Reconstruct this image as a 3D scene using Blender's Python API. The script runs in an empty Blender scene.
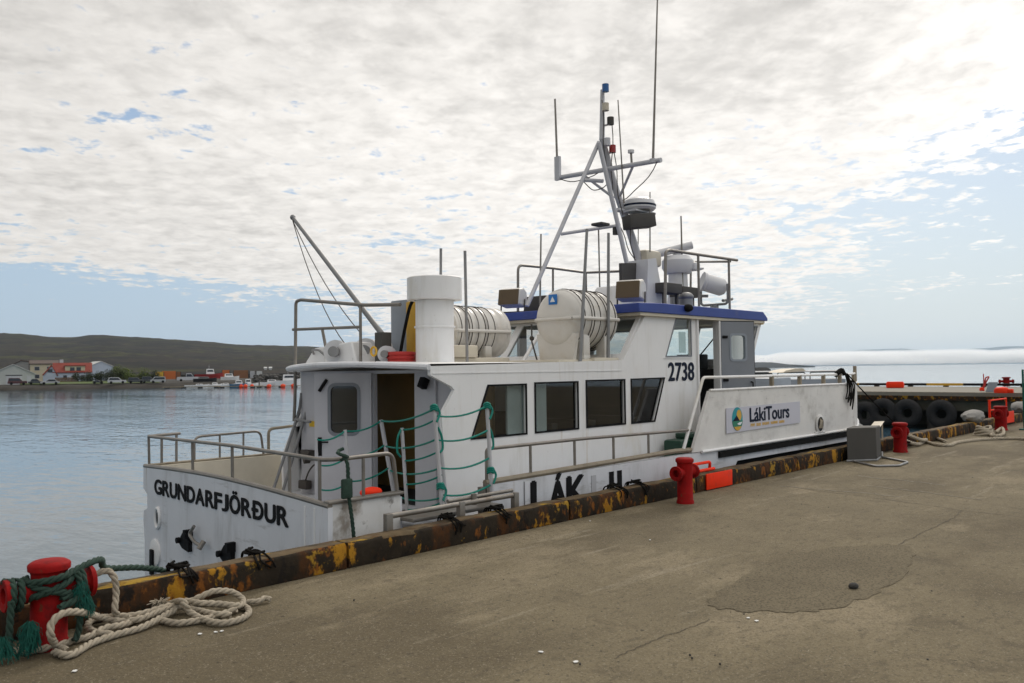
import bpy, bmesh, math, random
from mathutils import Vector, Matrix
random.seed(7)
R_ = math.radians
scene = bpy.context.scene
COL = scene.collection

# ------------------------------------------------------------------ camera
F_PX, EYE = 830.0, 1.65
YAW = math.atan(793 / F_PX); ROLL = R_(0.7); PITCH = math.atan(28.2 / F_PX)
_f0 = Vector((math.cos(YAW), math.sin(YAW), 0)); _r0 = Vector((math.sin(YAW), -math.cos(YAW), 0)); _u0 = Vector((0, 0, 1))
FWD = _f0 * math.cos(PITCH) + _u0 * math.sin(PITCH)
_u1 = _u0 * math.cos(PITCH) - _f0 * math.sin(PITCH)
RGT = _r0 * math.cos(ROLL) - _u1 * math.sin(ROLL)
UPV = _u1 * math.cos(ROLL) + _r0 * math.sin(ROLL)
EYEV = Vector((0, 0, EYE))
cam = bpy.data.cameras.new('Camera'); camo = bpy.data.objects.new('Camera', cam); COL.objects.link(camo)
camo.matrix_world = Matrix(((RGT.x, UPV.x, -FWD.x, 0), (RGT.y, UPV.y, -FWD.y, 0), (RGT.z, UPV.z, -FWD.z, EYE), (0, 0, 0, 1)))
cam.sensor_width = 36; cam.lens = F_PX / 1024 * 36; cam.clip_end = 60000; cam.clip_start = 0.05
cam.dof.use_dof = True; cam.dof.focus_distance = 11.0; cam.dof.aperture_fstop = 4.0
scene.camera = camo

# ------------------------------------------------------------------ world
SUN_AZ = R_(26); SUN_EL = R_(38)          # azimuth from +X towards +Y
world = bpy.data.worlds.new('World'); scene.world = world; world.use_nodes = True
def build_world():
    nt = world.node_tree; N = nt.nodes; Lk = nt.links; N.clear()
    def n(t, **k):
        x = N.new(t)
        for a, b in k.items(): setattr(x, a, b)
        return x
    def val(v):
        x = n('ShaderNodeValue'); x.outputs[0].default_value = v; return x.outputs[0]
    def m(op, a, b=None, c=None, clamp=False):
        x = n('ShaderNodeMath', operation=op, use_clamp=clamp)
        for i, v in enumerate((a, b, c)):
            if v is None: continue
            if isinstance(v, (int, float)): x.inputs[i].default_value = v
            else: Lk.new(v, x.inputs[i])
        return x.outputs[0]
    def sm(x, a, b):                       # smoothstep from a to b
        r = n('ShaderNodeMapRange', interpolation_type='SMOOTHSTEP')
        Lk.new(x, r.inputs[0]); r.inputs[1].default_value = a; r.inputs[2].default_value = b
        return r.outputs[0]
    def mixc(f, a, b):
        x = n('ShaderNodeMix', data_type='RGBA')
        Lk.new(f, x.inputs[0]) if not isinstance(f, float) else setattr(x.inputs[0], 'default_value', f)
        for i, v in ((6, a), (7, b)):
            if isinstance(v, tuple): x.inputs[i].default_value = (*v, 1)
            else: Lk.new(v, x.inputs[i])
        return x.outputs[2]
    tc = n('ShaderNodeTexCoord'); d = tc.outputs['Generated']
    sky = n('ShaderNodeTexSky', sky_type='NISHITA', sun_disc=False)
    sky.sun_elevation = SUN_EL; sky.sun_rotation = R_(90) - SUN_AZ
    sky.air_density = 1.0; sky.dust_density = 0.7; sky.ozone_density = 1.0
    def dot(v):
        x = n('ShaderNodeVectorMath', operation='DOT_PRODUCT'); Lk.new(d, x.inputs[0]); x.inputs[1].default_value = v
        return x.outputs['Value']
    a = dot(tuple(_f0)); b = dot(tuple(_r0)); z = dot((0, 0, 1)); sd = dot((math.cos(SUN_AZ) * math.cos(SUN_EL), math.sin(SUN_AZ) * math.cos(SUN_EL), math.sin(SUN_EL)))
    zc = m('MAXIMUM', z, 0.012)
    zz = m('ADD', zc, 0.09)
    qx = m('DIVIDE', b, zz); qy = m('DIVIDE', a, zz)
    q = n('ShaderNodeCombineXYZ'); Lk.new(qx, q.inputs[0]); Lk.new(qy, q.inputs[1])
    def noise(vec, scale, det=5, rough=.55, dist=0.0, off=(0, 0, 0), sc=(1, 1, 1)):
        mp = n('ShaderNodeMapping'); Lk.new(vec, mp.inputs[0]); mp.inputs['Location'].default_value = off; mp.inputs['Scale'].default_value = sc
        x = n('ShaderNodeTexNoise'); x.inputs['Scale'].default_value = scale; x.inputs['Detail'].default_value = det
        x.inputs['Roughness'].default_value = rough; x.inputs['Distortion'].default_value = dist
        Lk.new(mp.outputs[0], x.inputs[0]); return x.outputs[0]
    az = m('ARCTAN2', b, m('MAXIMUM', a, 0.001))      # to the right positive
    el = m('ARCSINE', zc)
    cells = noise(q.outputs[0], 8.6, 7, .60, .30, sc=(1.0, 0.9, 1)); rip = noise(q.outputs[0], 24.0, 4, .55, .4, off=(4.4, 8.1, 0), sc=(1.0, .8, 1))
    mid = noise(q.outputs[0], 2.0, 4, .5, .3, off=(3.1, 1.7, 0))
    big = noise(q.outputs[0], 0.6, 3, .5, 0, off=(7.3, 2.2, 0))
    dens = m('ADD', m('ADD', m('ADD', m('MULTIPLY', cells, .58), m('MULTIPLY', rip, .20)), m('MULTIPLY', mid, .30)), m('MULTIPLY', big, .40))   # mean about .71
    # where the deck thins out
    low_left = m('MULTIPLY', m('SUBTRACT', 1.0, sm(el, .070, .140)), m('SUBTRACT', 1.0, sm(az, -.42, -.08)))
    low_all = m('SUBTRACT', 1.0, sm(el, .02, .125))
    edge_r = m('SUBTRACT', el, m('MULTIPLY', m('SUBTRACT', az, .17), .50))
    low_right = m('MULTIPLY', m('SUBTRACT', 1.0, sm(edge_r, -.13, .10)), sm(az, .05, .30))
    thin_top_r = m('MULTIPLY', sm(az, .12, .45), .04)
    cov = m('SUBTRACT', m('ADD', dens, .012), m('MULTIPLY', low_left, .28))
    cov = m('SUBTRACT', cov, m('MULTIPLY', low_all, .10))
    cov = m('SUBTRACT', cov, m('MULTIPLY', low_right, .165))
    cov = m('SUBTRACT', cov, thin_top_r)
    cov = m('ADD', cov, m('MULTIPLY', sm(el, .22, .40), .10))
    mask = sm(cov, .605, .705)
    # brightness of the deck: thick parts greyer, near the sun brighter
    thick = sm(cov, .70, .98)
    glow = sm(sd, .62, .99)
    wide = sm(sd, .0, .85)
    br = m('ADD', m('MULTIPLY', wide, 1.5), m('MULTIPLY', glow, 2.1))
    br = m('ADD', br, 6.0)
    bk = dot((.40, -.87, .29)); back = sm(bk, .05, .85)           # bright patch added to the unseen sky, fills the shaded starboard side
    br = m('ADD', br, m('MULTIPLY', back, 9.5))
    br = m('ADD', br, m('MULTIPLY', sm(el, .62, 1.1), 2.0))  # extra brightness added overhead, out of view, to light the ground
    det = noise(q.outputs[0], 7.5, 6, .58, .25, off=(1.3, 5.1, 0))
    shade = m('SUBTRACT', 1.14, m('MULTIPLY', thick, .27))
    shade = m('MULTIPLY', shade, m('ADD', .74, m('MULTIPLY', det, .52)))
    shade = m('MULTIPLY', shade, m('SUBTRACT', 1.0, m('MULTIPLY', sm(el, .22, .46), .17)))
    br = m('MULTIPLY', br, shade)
    ccol = n('ShaderNodeVectorMath', operation='SCALE'); ccol.inputs[0].default_value = (1.0, .962, .912); Lk.new(br, ccol.inputs['Scale'])
    # clear air: nishita sky, paled by thin veil towards the horizon
    veil = m('SUBTRACT', 1.0, sm(el, .0, .30))
    skyb = n('ShaderNodeVectorMath', operation='SCALE'); Lk.new(sky.outputs[0], skyb.inputs[0]); skyb.inputs['Scale'].default_value = 1.0
    vcol = mixc(sm(az, -.2, .5), (4.3, 5.6, 7.2), (6.5, 7.25, 7.8))
    clear = mixc(m('ADD', .30, m('MULTIPLY', veil, .58)), skyb.outputs[0], vcol)
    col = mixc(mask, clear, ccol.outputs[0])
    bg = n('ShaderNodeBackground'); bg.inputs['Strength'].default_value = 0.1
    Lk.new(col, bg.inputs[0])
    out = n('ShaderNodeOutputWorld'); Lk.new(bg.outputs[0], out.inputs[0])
build_world()

sun = bpy.data.lights.new('Sun', 'SUN'); sun.energy = 1.3; sun.angle = R_(10); sun.color = (1.0, .93, .84)
suno = bpy.data.objects.new('Sun', sun); COL.objects.link(suno)
suno.rotation_euler = (Vector((math.cos(SUN_AZ) * math.cos(SUN_EL), math.sin(SUN_AZ) * math.cos(SUN_EL), math.sin(SUN_EL)))).to_track_quat('Z', 'Y').to_euler()

vs = scene.view_settings
vs.view_transform = 'Standard'; vs.look = 'None'; vs.gamma = 1; vs.use_curve_mapping = False; vs.exposure = 0.0
scene.cycles.use_denoising = True
scene.cycles.volume_bounces = 12; scene.cycles.max_bounces = 14; scene.cycles.transparent_max_bounces = 12

# ------------------------------------------------------------------ helpers
def ray(x, y): return FWD + RGT * ((x - 512) / F_PX) + UPV * ((341.5 - y) / F_PX)
def at(x, y, s=None, t=None, z=None, d=None):
    """real-world point on the plane X=s, Y=t or Z=z (or at depth d) that the survey photo shows at (x, y)"""
    r = ray(x, y)
    k = (s - EYEV.x) / r.x if s is not None else (t - EYEV.y) / r.y if t is not None else (z - EYEV.z) / r.z if z is not None else d
    return EYEV + r * k

def tag(o, label=None, cat=None, group=None, kind=None):
    if label: o['label'] = label
    if cat: o['category'] = cat
    if group: o['group'] = group
    if kind: o['kind'] = kind
    return o
def thing(name, loc, label, cat, group=None):
    o = bpy.data.objects.new(name, None); COL.objects.link(o); o.location = loc; o.empty_display_size = .2
    o['origin'] = list(loc) if False else 0
    del o['origin']
    return tag(o, label, cat, group)
ROOTLOC = {}
def worldloc(o):
    v = Vector(o.location)
    while o.parent: o = o.parent; v += Vector(o.location)
    return v

class MB:
    """collects shapes given in world coordinates; build() makes ONE mesh object"""
    def __init__(s): s.bm = bmesh.new()
    def box(s, c, size, rot=None, bev=0.0, rz=0.0):
        M = Matrix.Translation(c) @ (rot.to_4x4() if rot else Matrix.Rotation(rz, 4, 'Z')) @ Matrix.Diagonal((*size, 1))
        r = bmesh.ops.create_cube(s.bm, size=1.0, matrix=M)
        if bev:
            vs_ = set(r['verts']); es = [e for e in s.bm.edges if e.verts[0] in vs_ and e.verts[1] in vs_]
            bmesh.ops.bevel(s.bm, geom=es, offset=bev, segments=2, affect='EDGES', profile=.5)
        return s
    def bb(s, a, b, bev=0.0):
        return s.box([(p + q) / 2 for p, q in zip(a, b)], [abs(q - p) for p, q in zip(a, b)], bev=bev)
    def cyl(s, p0, p1, r0, r1=None, seg=14, cap=True):
        p0, p1 = Vector(p0), Vector(p1); v = p1 - p0; r1 = r0 if r1 is None else r1
        M = Matrix.Translation((p0 + p1) / 2) @ v.to_track_quat('Z', 'Y').to_matrix().to_4x4()
        bmesh.ops.create_cone(s.bm, cap_ends=cap, segments=seg, radius1=r0, radius2=r1, depth=v.length, matrix=M)
        return s
    def tube(s, pts, r, seg=8, closed=False):
        pts = [Vector(p) for p in pts]; n = len(pts); rings = []; up = None
        for i, p in enumerate(pts):
            a = pts[i - 1] if (i > 0 or closed) else p; b = pts[(i + 1) % n] if (i < n - 1 or closed) else p
            t = (b - a).normalized()
            if up is None:
                up = Vector((0, 0, 1)) if abs(t.z) < .9 else Vector((1, 0, 0))
            x = t.cross(up); 
            if x.length < 1e-4: x = t.cross(Vector((1, .3, 0)))
            x.normalize(); y = x.cross(t).normalized(); up = y
            rr = r[i] if isinstance(r, (list, tuple)) else r
            rings.append([s.bm.verts.new(p + (x * math.cos(k * 2 * math.pi / seg) + y * math.sin(k * 2 * math.pi / seg)) * rr) for k in range(seg)])
        for i in range(n if closed else n - 1):
            A, B = rings[i], rings[(i + 1) % n]
            for k in range(seg): s.bm.faces.new((A[k], A[(k + 1) % seg], B[(k + 1) % seg], B[k]))
        if not closed:
            s.bm.faces.new(rings[0][::-1]); s.bm.faces.new(rings[-1])
        return s
    def lathe(s, prof, c, axis=(0, 0, 1), seg=28, cap=True):
        """prof: (radius, along) list"""
        M = Matrix.Translation(c) @ Vector(axis).to_track_quat('Z', 'Y').to_matrix().to_4x4(); rings = []
        for r, h in prof:
            if r < 1e-5: rings.append([s.bm.verts.new(M @ Vector((0, 0, h)))])
            else: rings.append([s.bm.verts.new(M @ Vector((r * math.cos(k * 2 * math.pi / seg), r * math.sin(k * 2 * math.pi / seg), h))) for k in range(seg)])
        for A, B in zip(rings, rings[1:]):
            for k in range(seg):
                k2 = (k + 1) % seg
                if len(A) == 1 and len(B) == 1: continue
                if len(A) == 1: s.bm.faces.new((A[0], B[k2], B[k]))
                elif len(B) == 1: s.bm.faces.new((A[k], A[k2], B[0]))
                else: s.bm.faces.new((A[k], A[k2], B[k2], B[k]))
        if cap:
            for rg, f in ((rings[0], -1), (rings[-1], 1)):
                if len(rg) > 2: s.bm.faces.new(rg[::f])
        return s
    def sphere(s, c, r, sc=(1, 1, 1), seg=20, rings=12):
        bmesh.ops.create_uvsphere(s.bm, u_segments=seg, v_segments=rings, radius=r, matrix=Matrix.Translation(c) @ Matrix.Diagonal((*sc, 1)))
        return s
    def prism(s, pts, off):
        """polygon pts (3D) extruded by vector off"""
        off = Vector(off); A = [s.bm.verts.new(Vector(p)) for p in pts]; B = [s.bm.verts.new(Vector(p) + off) for p in pts]; n = len(A)
        s.bm.faces.new(A[::-1]); s.bm.faces.new(B)
        for i in range(n): s.bm.faces.new((A[i], A[(i + 1) % n], B[(i + 1) % n], B[i]))
        return s
    def poly(s, pts): s.bm.faces.new([s.bm.verts.new(Vector(p)) for p in pts]); return s
    def mesh(s, me, M):
        b = bmesh.new(); b.from_mesh(me); b.transform(M); tmp = bpy.data.meshes.new('tmp'); b.to_mesh(tmp); b.free(); s.bm.from_mesh(tmp); bpy.data.meshes.remove(tmp); return s
    def build(s, name, mat, parent=None, smooth=None, bevel=0.0):
        bm = s.bm
        bmesh.ops.recalc_face_normals(bm, faces=bm.faces[:])
        base = worldloc(parent) if parent else None
        if base is None:
            if bm.verts:
                xs = [v.co for v in bm.verts]
                base = Vector(((min(v.x for v in xs) + max(v.x for v in xs)) / 2, (min(v.y for v in xs) + max(v.y for v in xs)) / 2, min(v.z for v in xs)))
            else: base = Vector((0, 0, 0))
        bmesh.ops.translate(bm, verts=bm.verts[:], vec=-base)
        me = bpy.data.meshes.new(name); bm.to_mesh(me); bm.free()
        o = bpy.data.objects.new(name, me); COL.objects.link(o)
        if parent: o.parent = parent
        else: o.location = base
        me.materials.append(mat)
        me.polygons.foreach_set('use_smooth', [smooth is not False] * len(me.polygons))
        if smooth is not False:
            me.set_sharp_from_angle(angle=R_(38 if smooth is None else smooth))
        if bevel:
            md = o.modifiers.new('bevel', 'BEVEL'); md.width = bevel; md.segments = 2; md.limit_method = 'ANGLE'; md.angle_limit = R_(40)
        return o

def curve_plate(outer, holes, depth):
    """flat plate (2D polygon with holes) in local XY, extruded +-depth/2 in Z -> mesh datablock"""
    cu = bpy.data.curves.new('plate', 'CURVE'); cu.dimensions = '2D'; cu.fill_mode = 'BOTH'; cu.extrude = depth / 2
    for loop in [outer] + holes:
        sp = cu.splines.new('POLY'); sp.points.add(len(loop) - 1); sp.use_cyclic_u = True
        for p, c in zip(sp.points, loop): p.co = (c[0], c[1], 0, 1)
    o = bpy.data.objects.new('plate', cu); COL.objects.link(o)
    bpy.context.view_layer.update()
    me = bpy.data.meshes.new_from_object(o.evaluated_get(bpy.context.evaluated_depsgraph_get()))
    bpy.data.objects.remove(o); bpy.data.curves.remove(cu)
    return me
def text_mesh(body, size, bold=0.0, extrude=0.001, spacing=1.0):
    cu = bpy.data.curves.new('text', 'FONT'); cu.body = body; cu.size = size; cu.offset = bold; cu.extrude = extrude; cu.space_character = spacing
    o = bpy.data.objects.new('text', cu); COL.objects.link(o)
    bpy.context.view_layer.update()
    me = bpy.data.meshes.new_from_object(o.evaluated_get(bpy.context.evaluated_depsgraph_get()))
    bpy.data.objects.remove(o); bpy.data.curves.remove(cu)
    return me
def fit_text(mb, body, size, M, width=None, height=None, bold=0.0, extrude=.001, spacing=1.0):
    """adds text, scaled so that its box is width x height, lower left corner at the origin of M"""
    me = text_mesh(body, size, 0.0, extrude, spacing)
    xs = [v.co.x for v in me.vertices]; ys = [v.co.y for v in me.vertices]
    w, h = max(xs) - min(xs), max(ys) - min(ys)
    sx = width / w if width else 1; sy = height / h if height else sx
    k = 0
    for dx, dy in ((0, 0), (-bold, 0), (bold, 0), (0, -bold * .7), (0, bold * .7)) if bold else ((0, 0),):
        mb.mesh(me, M @ Matrix.Translation((dx, dy, k * .0006)) @ Matrix.Diagonal((sx, sy, 1, 1)) @ Matrix.Translation((-min(xs), -min(ys), 0))); k += 1
    bpy.data.meshes.remove(me)
STARB = lambda p: Matrix.Translation(p) @ Matrix.Rotation(R_(90), 4, 'X')                     # faces -Y
STERN = lambda p: Matrix.Translation(p) @ Matrix.Rotation(R_(-90), 4, 'Z') @ Matrix.Rotation(R_(90), 4, 'X')   # faces -X

def smooth_path(pts, n=8, closed=False):
    P_ = [Vector(p) for p in pts]; out = []; N = len(P_)
    for i in range(N if closed else N - 1):
        p0 = P_[(i - 1) % N] if (closed or i > 0) else P_[0] * 2 - P_[1]
        p1, p2 = P_[i], P_[(i + 1) % N]
        p3 = P_[(i + 2) % N] if (closed or i + 2 < N) else P_[-1] * 2 - P_[-2]
        for k in range(n):
            t = k / n
            out.append(.5 * ((2 * p1) + (p2 - p0) * t + (2 * p0 - 5 * p1 + 4 * p2 - p3) * t * t + (3 * p1 - p0 - 3 * p2 + p3) * t ** 3))
    if not closed: out.append(P_[-1])
    return out
def even(pts, step):
    out = [pts[0]]; acc = 0
    for a, b in zip(pts, pts[1:]):
        L = (b - a).length; pos = step - acc
        while pos <= L:
            out.append(a.lerp(b, pos / L)); pos += step
        acc = L - (pos - step)
    return out
def rope(mb, pts, r, pitch=None, n=10, seg=7):
    """three laid strands round a path"""
    path = even(smooth_path(pts, n), r * .55); pitch = pitch or r * 7
    up = None; fr = []
    for i, p in enumerate(path):
        a = path[max(0, i - 1)]; b = path[min(len(path) - 1, i + 1)]
        t = (b - a).normalized()
        if up is None: up = Vector((0, 0, 1)) if abs(t.z) < .9 else Vector((1, 0, 0))
        x = t.cross(up).normalized(); y = x.cross(t).normalized(); up = y; fr.append((x, y))
    for k in range(3):
        st = []
        for i, p in enumerate(path):
            an = i * r * .55 / pitch * 2 * math.pi + k * 2 * math.pi / 3
            x, y = fr[i]; st.append(p + (x * math.cos(an) + y * math.sin(an)) * r * .5)
        mb.tube(st, r * .56, seg)
    return mb
def sag(a, b, drop, n=8):
    a, b = Vector(a), Vector(b)
    return [a.lerp(b, i / n) - Vector((0, 0, drop * 4 * (i / n) * (1 - i / n))) for i in range(n + 1)]
def bend(pts, r=.06, n=5):
    """rounds the inner corners of a bar path"""
    P_ = [Vector(p) for p in pts]; out = [P_[0]]
    for i in range(1, len(P_) - 1):
        a = (P_[i - 1] - P_[i]); b = (P_[i + 1] - P_[i]); rr = min(r, a.length * .45, b.length * .45)
        A = P_[i] + a.normalized() * rr; B = P_[i] + b.normalized() * rr
        for k in range(n + 1):
            t = k / n; out.append(A * (1 - t) ** 2 + P_[i] * 2 * t * (1 - t) + B * t * t)
    return out + [P_[-1]]

# ------------------------------------------------------------------ materials
def mat(name, col, rough=.6, metal=0.0, var=.12, scale=3.0, bump=0.0, bscale=40.0, layers=(), spec=None, coat=0.0):
    """principled with noise variation; layers: (colour, scale, lo, hi, stretch, strength) patches of wear / dirt"""
    M = bpy.data.materials.new(name); M.use_nodes = True; nt = M.node_tree; N, Lk = nt.nodes, nt.links
    b = N['Principled BSDF']; b.inputs['Roughness'].default_value = rough; b.inputs['Metallic'].default_value = metal
    if spec is not None: b.inputs['Specular IOR Level'].default_value = spec
    if coat: b.inputs['Coat Weight'].default_value = coat
    g = N.new('ShaderNodeNewGeometry')
    def noise(sc, det=5, stretch=(1, 1, 1), rough_=.6, off=0.0):
        mp = N.new('ShaderNodeMapping'); mp.inputs['Scale'].default_value = stretch; mp.inputs['Location'].default_value = (off, off * .7, off * .3)
        Lk.new(g.outputs['Position'], mp.inputs[0])
        x = N.new('ShaderNodeTexNoise'); x.inputs['Scale'].default_value = sc; x.inputs['Detail'].default_value = det; x.inputs['Roughness'].default_value = rough_
        Lk.new(mp.outputs[0], x.inputs[0]); return x.outputs[0]
    r = N.new('ShaderNodeMapRange'); Lk.new(noise(scale), r.inputs[0]); r.inputs[1].default_value = .25; r.inputs[2].default_value = .75
    r.inputs[3].default_value = 1 - var; r.inputs[4].default_value = 1 + var
    vm = N.new('ShaderNodeVectorMath'); vm.operation = 'SCALE'; vm.inputs[0].default_value = col[:3]; Lk.new(r.outputs[0], vm.inputs['Scale'])
    c = vm.outputs[0]
    for i, (lc, ls, lo, hi, st, amt) in enumerate(layers):
        mr = N.new('ShaderNodeMapRange'); mr.interpolation_type = 'SMOOTHSTEP'
        Lk.new(noise(ls, 6, st, .65, 3.7 * (i + 1)), mr.inputs[0]); mr.inputs[1].default_value = lo; mr.inputs[2].default_value = hi; mr.inputs[4].default_value = amt
        mx = N.new('ShaderNodeMix'); mx.data_type = 'RGBA'; Lk.new(mr.outputs[0], mx.inputs[0]); Lk.new(c, mx.inputs[6]); mx.inputs[7].default_value = (*lc, 1)
        c = mx.outputs[2]
    Lk.new(c, b.inputs['Base Color'])
    if bump:
        bp = N.new('ShaderNodeBump'); bp.inputs['Strength'].default_value = bump; bp.inputs['Distance'].default_value = .02
        Lk.new(noise(bscale, 6), bp.inputs['Height']); Lk.new(bp.outputs[0], b.inputs['Normal'])
    return M
VS = (3, 3, .35)      # vertical streak stretch
RUST = (.16, .06, .02)
m_white = mat('boat_white_paint', (.79, .785, .78), .45, var=.05, scale=1.2, bump=.03, bscale=3, layers=(((.50, .47, .40), 1.8, .50, .78, VS, .5), ((.40, .26, .09), 1.5, .62, .78, (5, 5, .22), .55), ((.30, .28, .25), 9, .66, .76, (1, 1, .6), .5), ((.52, .44, .27), .8, .56, .74, (1, 1, .5), .4)))
m_hull = mat('hull_white_paint', (.68, .69, .72), .45, var=.06, scale=1.5, bump=.04, bscale=3, layers=(((.36, .36, .36), 1.4, .48, .74, (2, 2, .5), .55), ((.26, .16, .06), 2.0, .62, .78, (5, 5, .25), .6), ((.30, .29, .27), 4, .58, .70, (.4, .4, 2.5), .45), ((.10, .10, .10), 5, .68, .80, (1, 1, 1), .5)))
m_bulwark = mat('scuffed_bulwark_paint', (.72, .705, .68), .6, var=.10, scale=2.0, bump=.05, bscale=4, layers=(((.20, .17, .13), 1.6, .56, .78, (1, 1, .8), .65), ((.10, .095, .085), 12, .66, .74, (1, 1, 1), .6), ((.25, .235, .21), 2.2, .48, .80, (1, 1, 1.2), .5), ((.14, .13, .12), 6, .62, .80, (.5, .5, 2), .5), ((.30, .19, .09), 3, .68, .82, (3, 3, .4), .5)))
m_grey_door = mat('door_grey_paint', (.20, .215, .24), .5, var=.06)
m_wall_in = mat('cabin_wall', (.50, .50, .53), .6, var=.06)
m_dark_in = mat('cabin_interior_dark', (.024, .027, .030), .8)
m_wood = mat('brown_wood_panel', (.36, .225, .075), .5, var=.12, scale=2)
m_gate = mat('stained_gate_paint', (.66, .65, .63), .6, var=.1, scale=2, layers=(((.20, .15, .10), 2.6, .50, .66, (1, 1, .7), .75), ((.10, .08, .06), 7, .58, .70, (1, 1, 1), .7), ((.40, .36, .30), 1.2, .45, .7, (1, 1, .5), .6)))
m_deck = mat('deck_grey', (.22, .22, .215), .8, var=.15)
m_blue = mat('blue_roof_paint', (.022, .05, .26), .45, var=.12, layers=(((.10, .11, .20), 4, .55, .8, (1, 1, 1), .5),))
m_steel = mat('galvanised_steel', (.24, .24, .24), .5, .35, var=.15, scale=6)
m_rail = mat('weathered_rail', (.23, .21, .185), .45, .55, var=.2, scale=7, layers=(((.17, .11, .06), 5, .55, .75, (1, 1, 1), .5),))
m_railcap = mat('worn_rail_cap', (.26, .22, .16), .6, .1, var=.2, scale=6, layers=(((.12, .08, .04), 6, .5, .75, (1, 1, 1), .6),))
m_mast = mat('mast_paint', (.50, .50, .52), .45, .1, var=.1, scale=5)
m_black = mat('black_rubber_and_hull_shade', (.011, .011, .011), .95, spec=.15, var=.25, scale=8, bump=.1)
m_tyre = mat('old_tyre_rubber', (.024, .024, .025), .8, var=.25, scale=8, spec=.25)
m_blackpaint = mat('black_paint', (.010, .010, .011), .65, spec=.12, var=.2)
m_letter_faded = mat('faded_lettering', (.46, .46, .48), .6)
m_raft = mat('liferaft_shell', (.64, .615, .57), .35, var=.06, scale=3, layers=(((.48, .40, .28), 2.5, .50, .80, (1, 1, 1.5), .55),))
m_cream = mat('cream_paint', (.55, .50, .40), .55, var=.1, layers=(((.25, .13, .05), 5, .6, .8, (1, 1, 1), .6),))
m_strap = mat('dark_strap', (.06, .052, .045), .8)
m_brownglass = mat('brown_lamp_face', (.10, .065, .03), .3)
m_yellow = mat('worn_yellow_paint', (.58, .33, .02), .55, layers=(((.30, .14, .03), 6, .52, .75, (2, 2, .5), .6),))
m_red = mat('red_bollard_paint', (.26, .006, .006), .7, spec=.12, var=.25, scale=6, bump=.25, bscale=30, layers=(((.09, .008, .008), 7, .50, .70, (1, 1, 1), .75), ((.10, .04, .02), 11, .62, .70, (1, 1, 1), .8), ((.40, .24, .20), 20, .68, .76, (1, 1, 1), .6)))
m_orange = mat('orange_red_paint', (.85, .035, .004), .6, spec=.2, var=.1, layers=(((.45, .04, .02), 9, .55, .8, (1, 1, 1), .5),))
m_redhose = mat('red_hose', (.42, .02, .015), .6)
m_teal = mat('teal_rope', (.0, .19, .145), .7, var=.15, scale=30)
m_greenrope = mat('weathered_green_rope', (.020, .047, .033), .9, var=.3, scale=25, bump=.3, bscale=200)
m_greentuft = mat('green_frayed_fibre', (.004, .085, .062), .9, var=.35, scale=30)
m_beigerope = mat('beige_rope', (.36, .31, .235), .9, var=.25, scale=14, bump=.3, bscale=180, layers=(((.20, .17, .12), 9, .55, .8, (1, 1, 1), .6),))
m_darkrope = mat('dark_rope', (.010, .009, .008), .95, spec=.1, var=.3, scale=20)
m_greenplastic = mat('dark_green_plastic', (.006, .045, .025), .45)
m_curtain = mat('pale_curtain', (.62, .74, .76), .8)
m_panel = mat('grey_blue_panel', (.25, .28, .32), .5, var=.08)
m_boxgrey = mat('grey_cabinet', (.078, .074, .068), .7, spec=.2, var=.08)
m_lightwood = mat('pale_board', (.55, .48, .37), .6)
m_sign = mat('sign_white', (.55, .55, .62), .4, var=.03)
m_navy = mat('sign_navy', (.010, .016, .035), .6, spec=.15)
m_gold = mat('sign_gold', (.62, .36, .04), .5)
m_signteal = mat('sign_teal', (.01, .28, .33), .5)
m_signgreen = mat('sign_green', (.02, .20, .12), .5)
m_signwhite = mat('sign_wave_white', (.75, .78, .8), .5)
m_bluesticker = mat('blue_sticker', (.01, .16, .50), .4)
m_yellowsticker = mat('yellow_sticker', (.70, .45, .02), .5)
m_redlens = mat('red_lens', (.30, .02, .015), .25)
m_bluelens = mat('blue_lens', (.01, .10, .30), .25)
m_dome = mat('radar_dome', (.62, .62, .63), .4, var=.04)
m_stone = mat('dark_stone', (.035, .033, .03), .9, bump=.4)
m_rock = mat('pale_grey_rock', (.26, .25, .235), .9, var=.3, bump=.5, bscale=20)
m_paper = mat('white_scrap', (.7, .7, .68), .8)
m_darkrock = mat('dark_rock', (.055, .052, .048), .9, var=.4, scale=.6, bump=.6, bscale=2)

def glass_mat(name, tint, fac):
    M = bpy.data.materials.new(name); M.use_nodes = True; nt = M.node_tree; N, Lk = nt.nodes, nt.links; N.clear()
    tr = N.new('ShaderNodeBsdfTransparent'); tr.inputs[0].default_value = (*tint, 1)
    gl = N.new('ShaderNodeBsdfGlossy'); gl.inputs['Roughness'].default_value = .03; gl.inputs[0].default_value = (.9, .92, .95, 1)
    fr = N.new('ShaderNodeFresnel'); fr.inputs[0].default_value = 1.5
    mm = N.new('ShaderNodeMath'); mm.operation = 'MULTIPLY_ADD'; Lk.new(fr.outputs[0], mm.inputs[0]); mm.inputs[1].default_value = .9; mm.inputs[2].default_value = fac
    gb = N.new('ShaderNodeNewGeometry'); bk = N.new('ShaderNodeMath'); bk.operation = 'SUBTRACT'; bk.inputs[0].default_value = 1.0; Lk.new(gb.outputs['Backfacing'], bk.inputs[1]); m2 = N.new('ShaderNodeMath'); m2.operation = 'MULTIPLY'; Lk.new(mm.outputs[0], m2.inputs[0]); Lk.new(bk.outputs[0], m2.inputs[1]); mm = m2
    mx = N.new('ShaderNodeMixShader'); Lk.new(mm.outputs[0], mx.inputs[0]); Lk.new(tr.outputs[0], mx.inputs[1]); Lk.new(gl.outputs[0], mx.inputs[2])
    o = N.new('ShaderNodeOutputMaterial'); Lk.new(mx.outputs[0], o.inputs[0]); return M
m_glass = glass_mat('window_glass', (.92, .95, .94), .01)
m_dim = glass_mat('dim_glass', (.30, .31, .30), .03)
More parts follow.
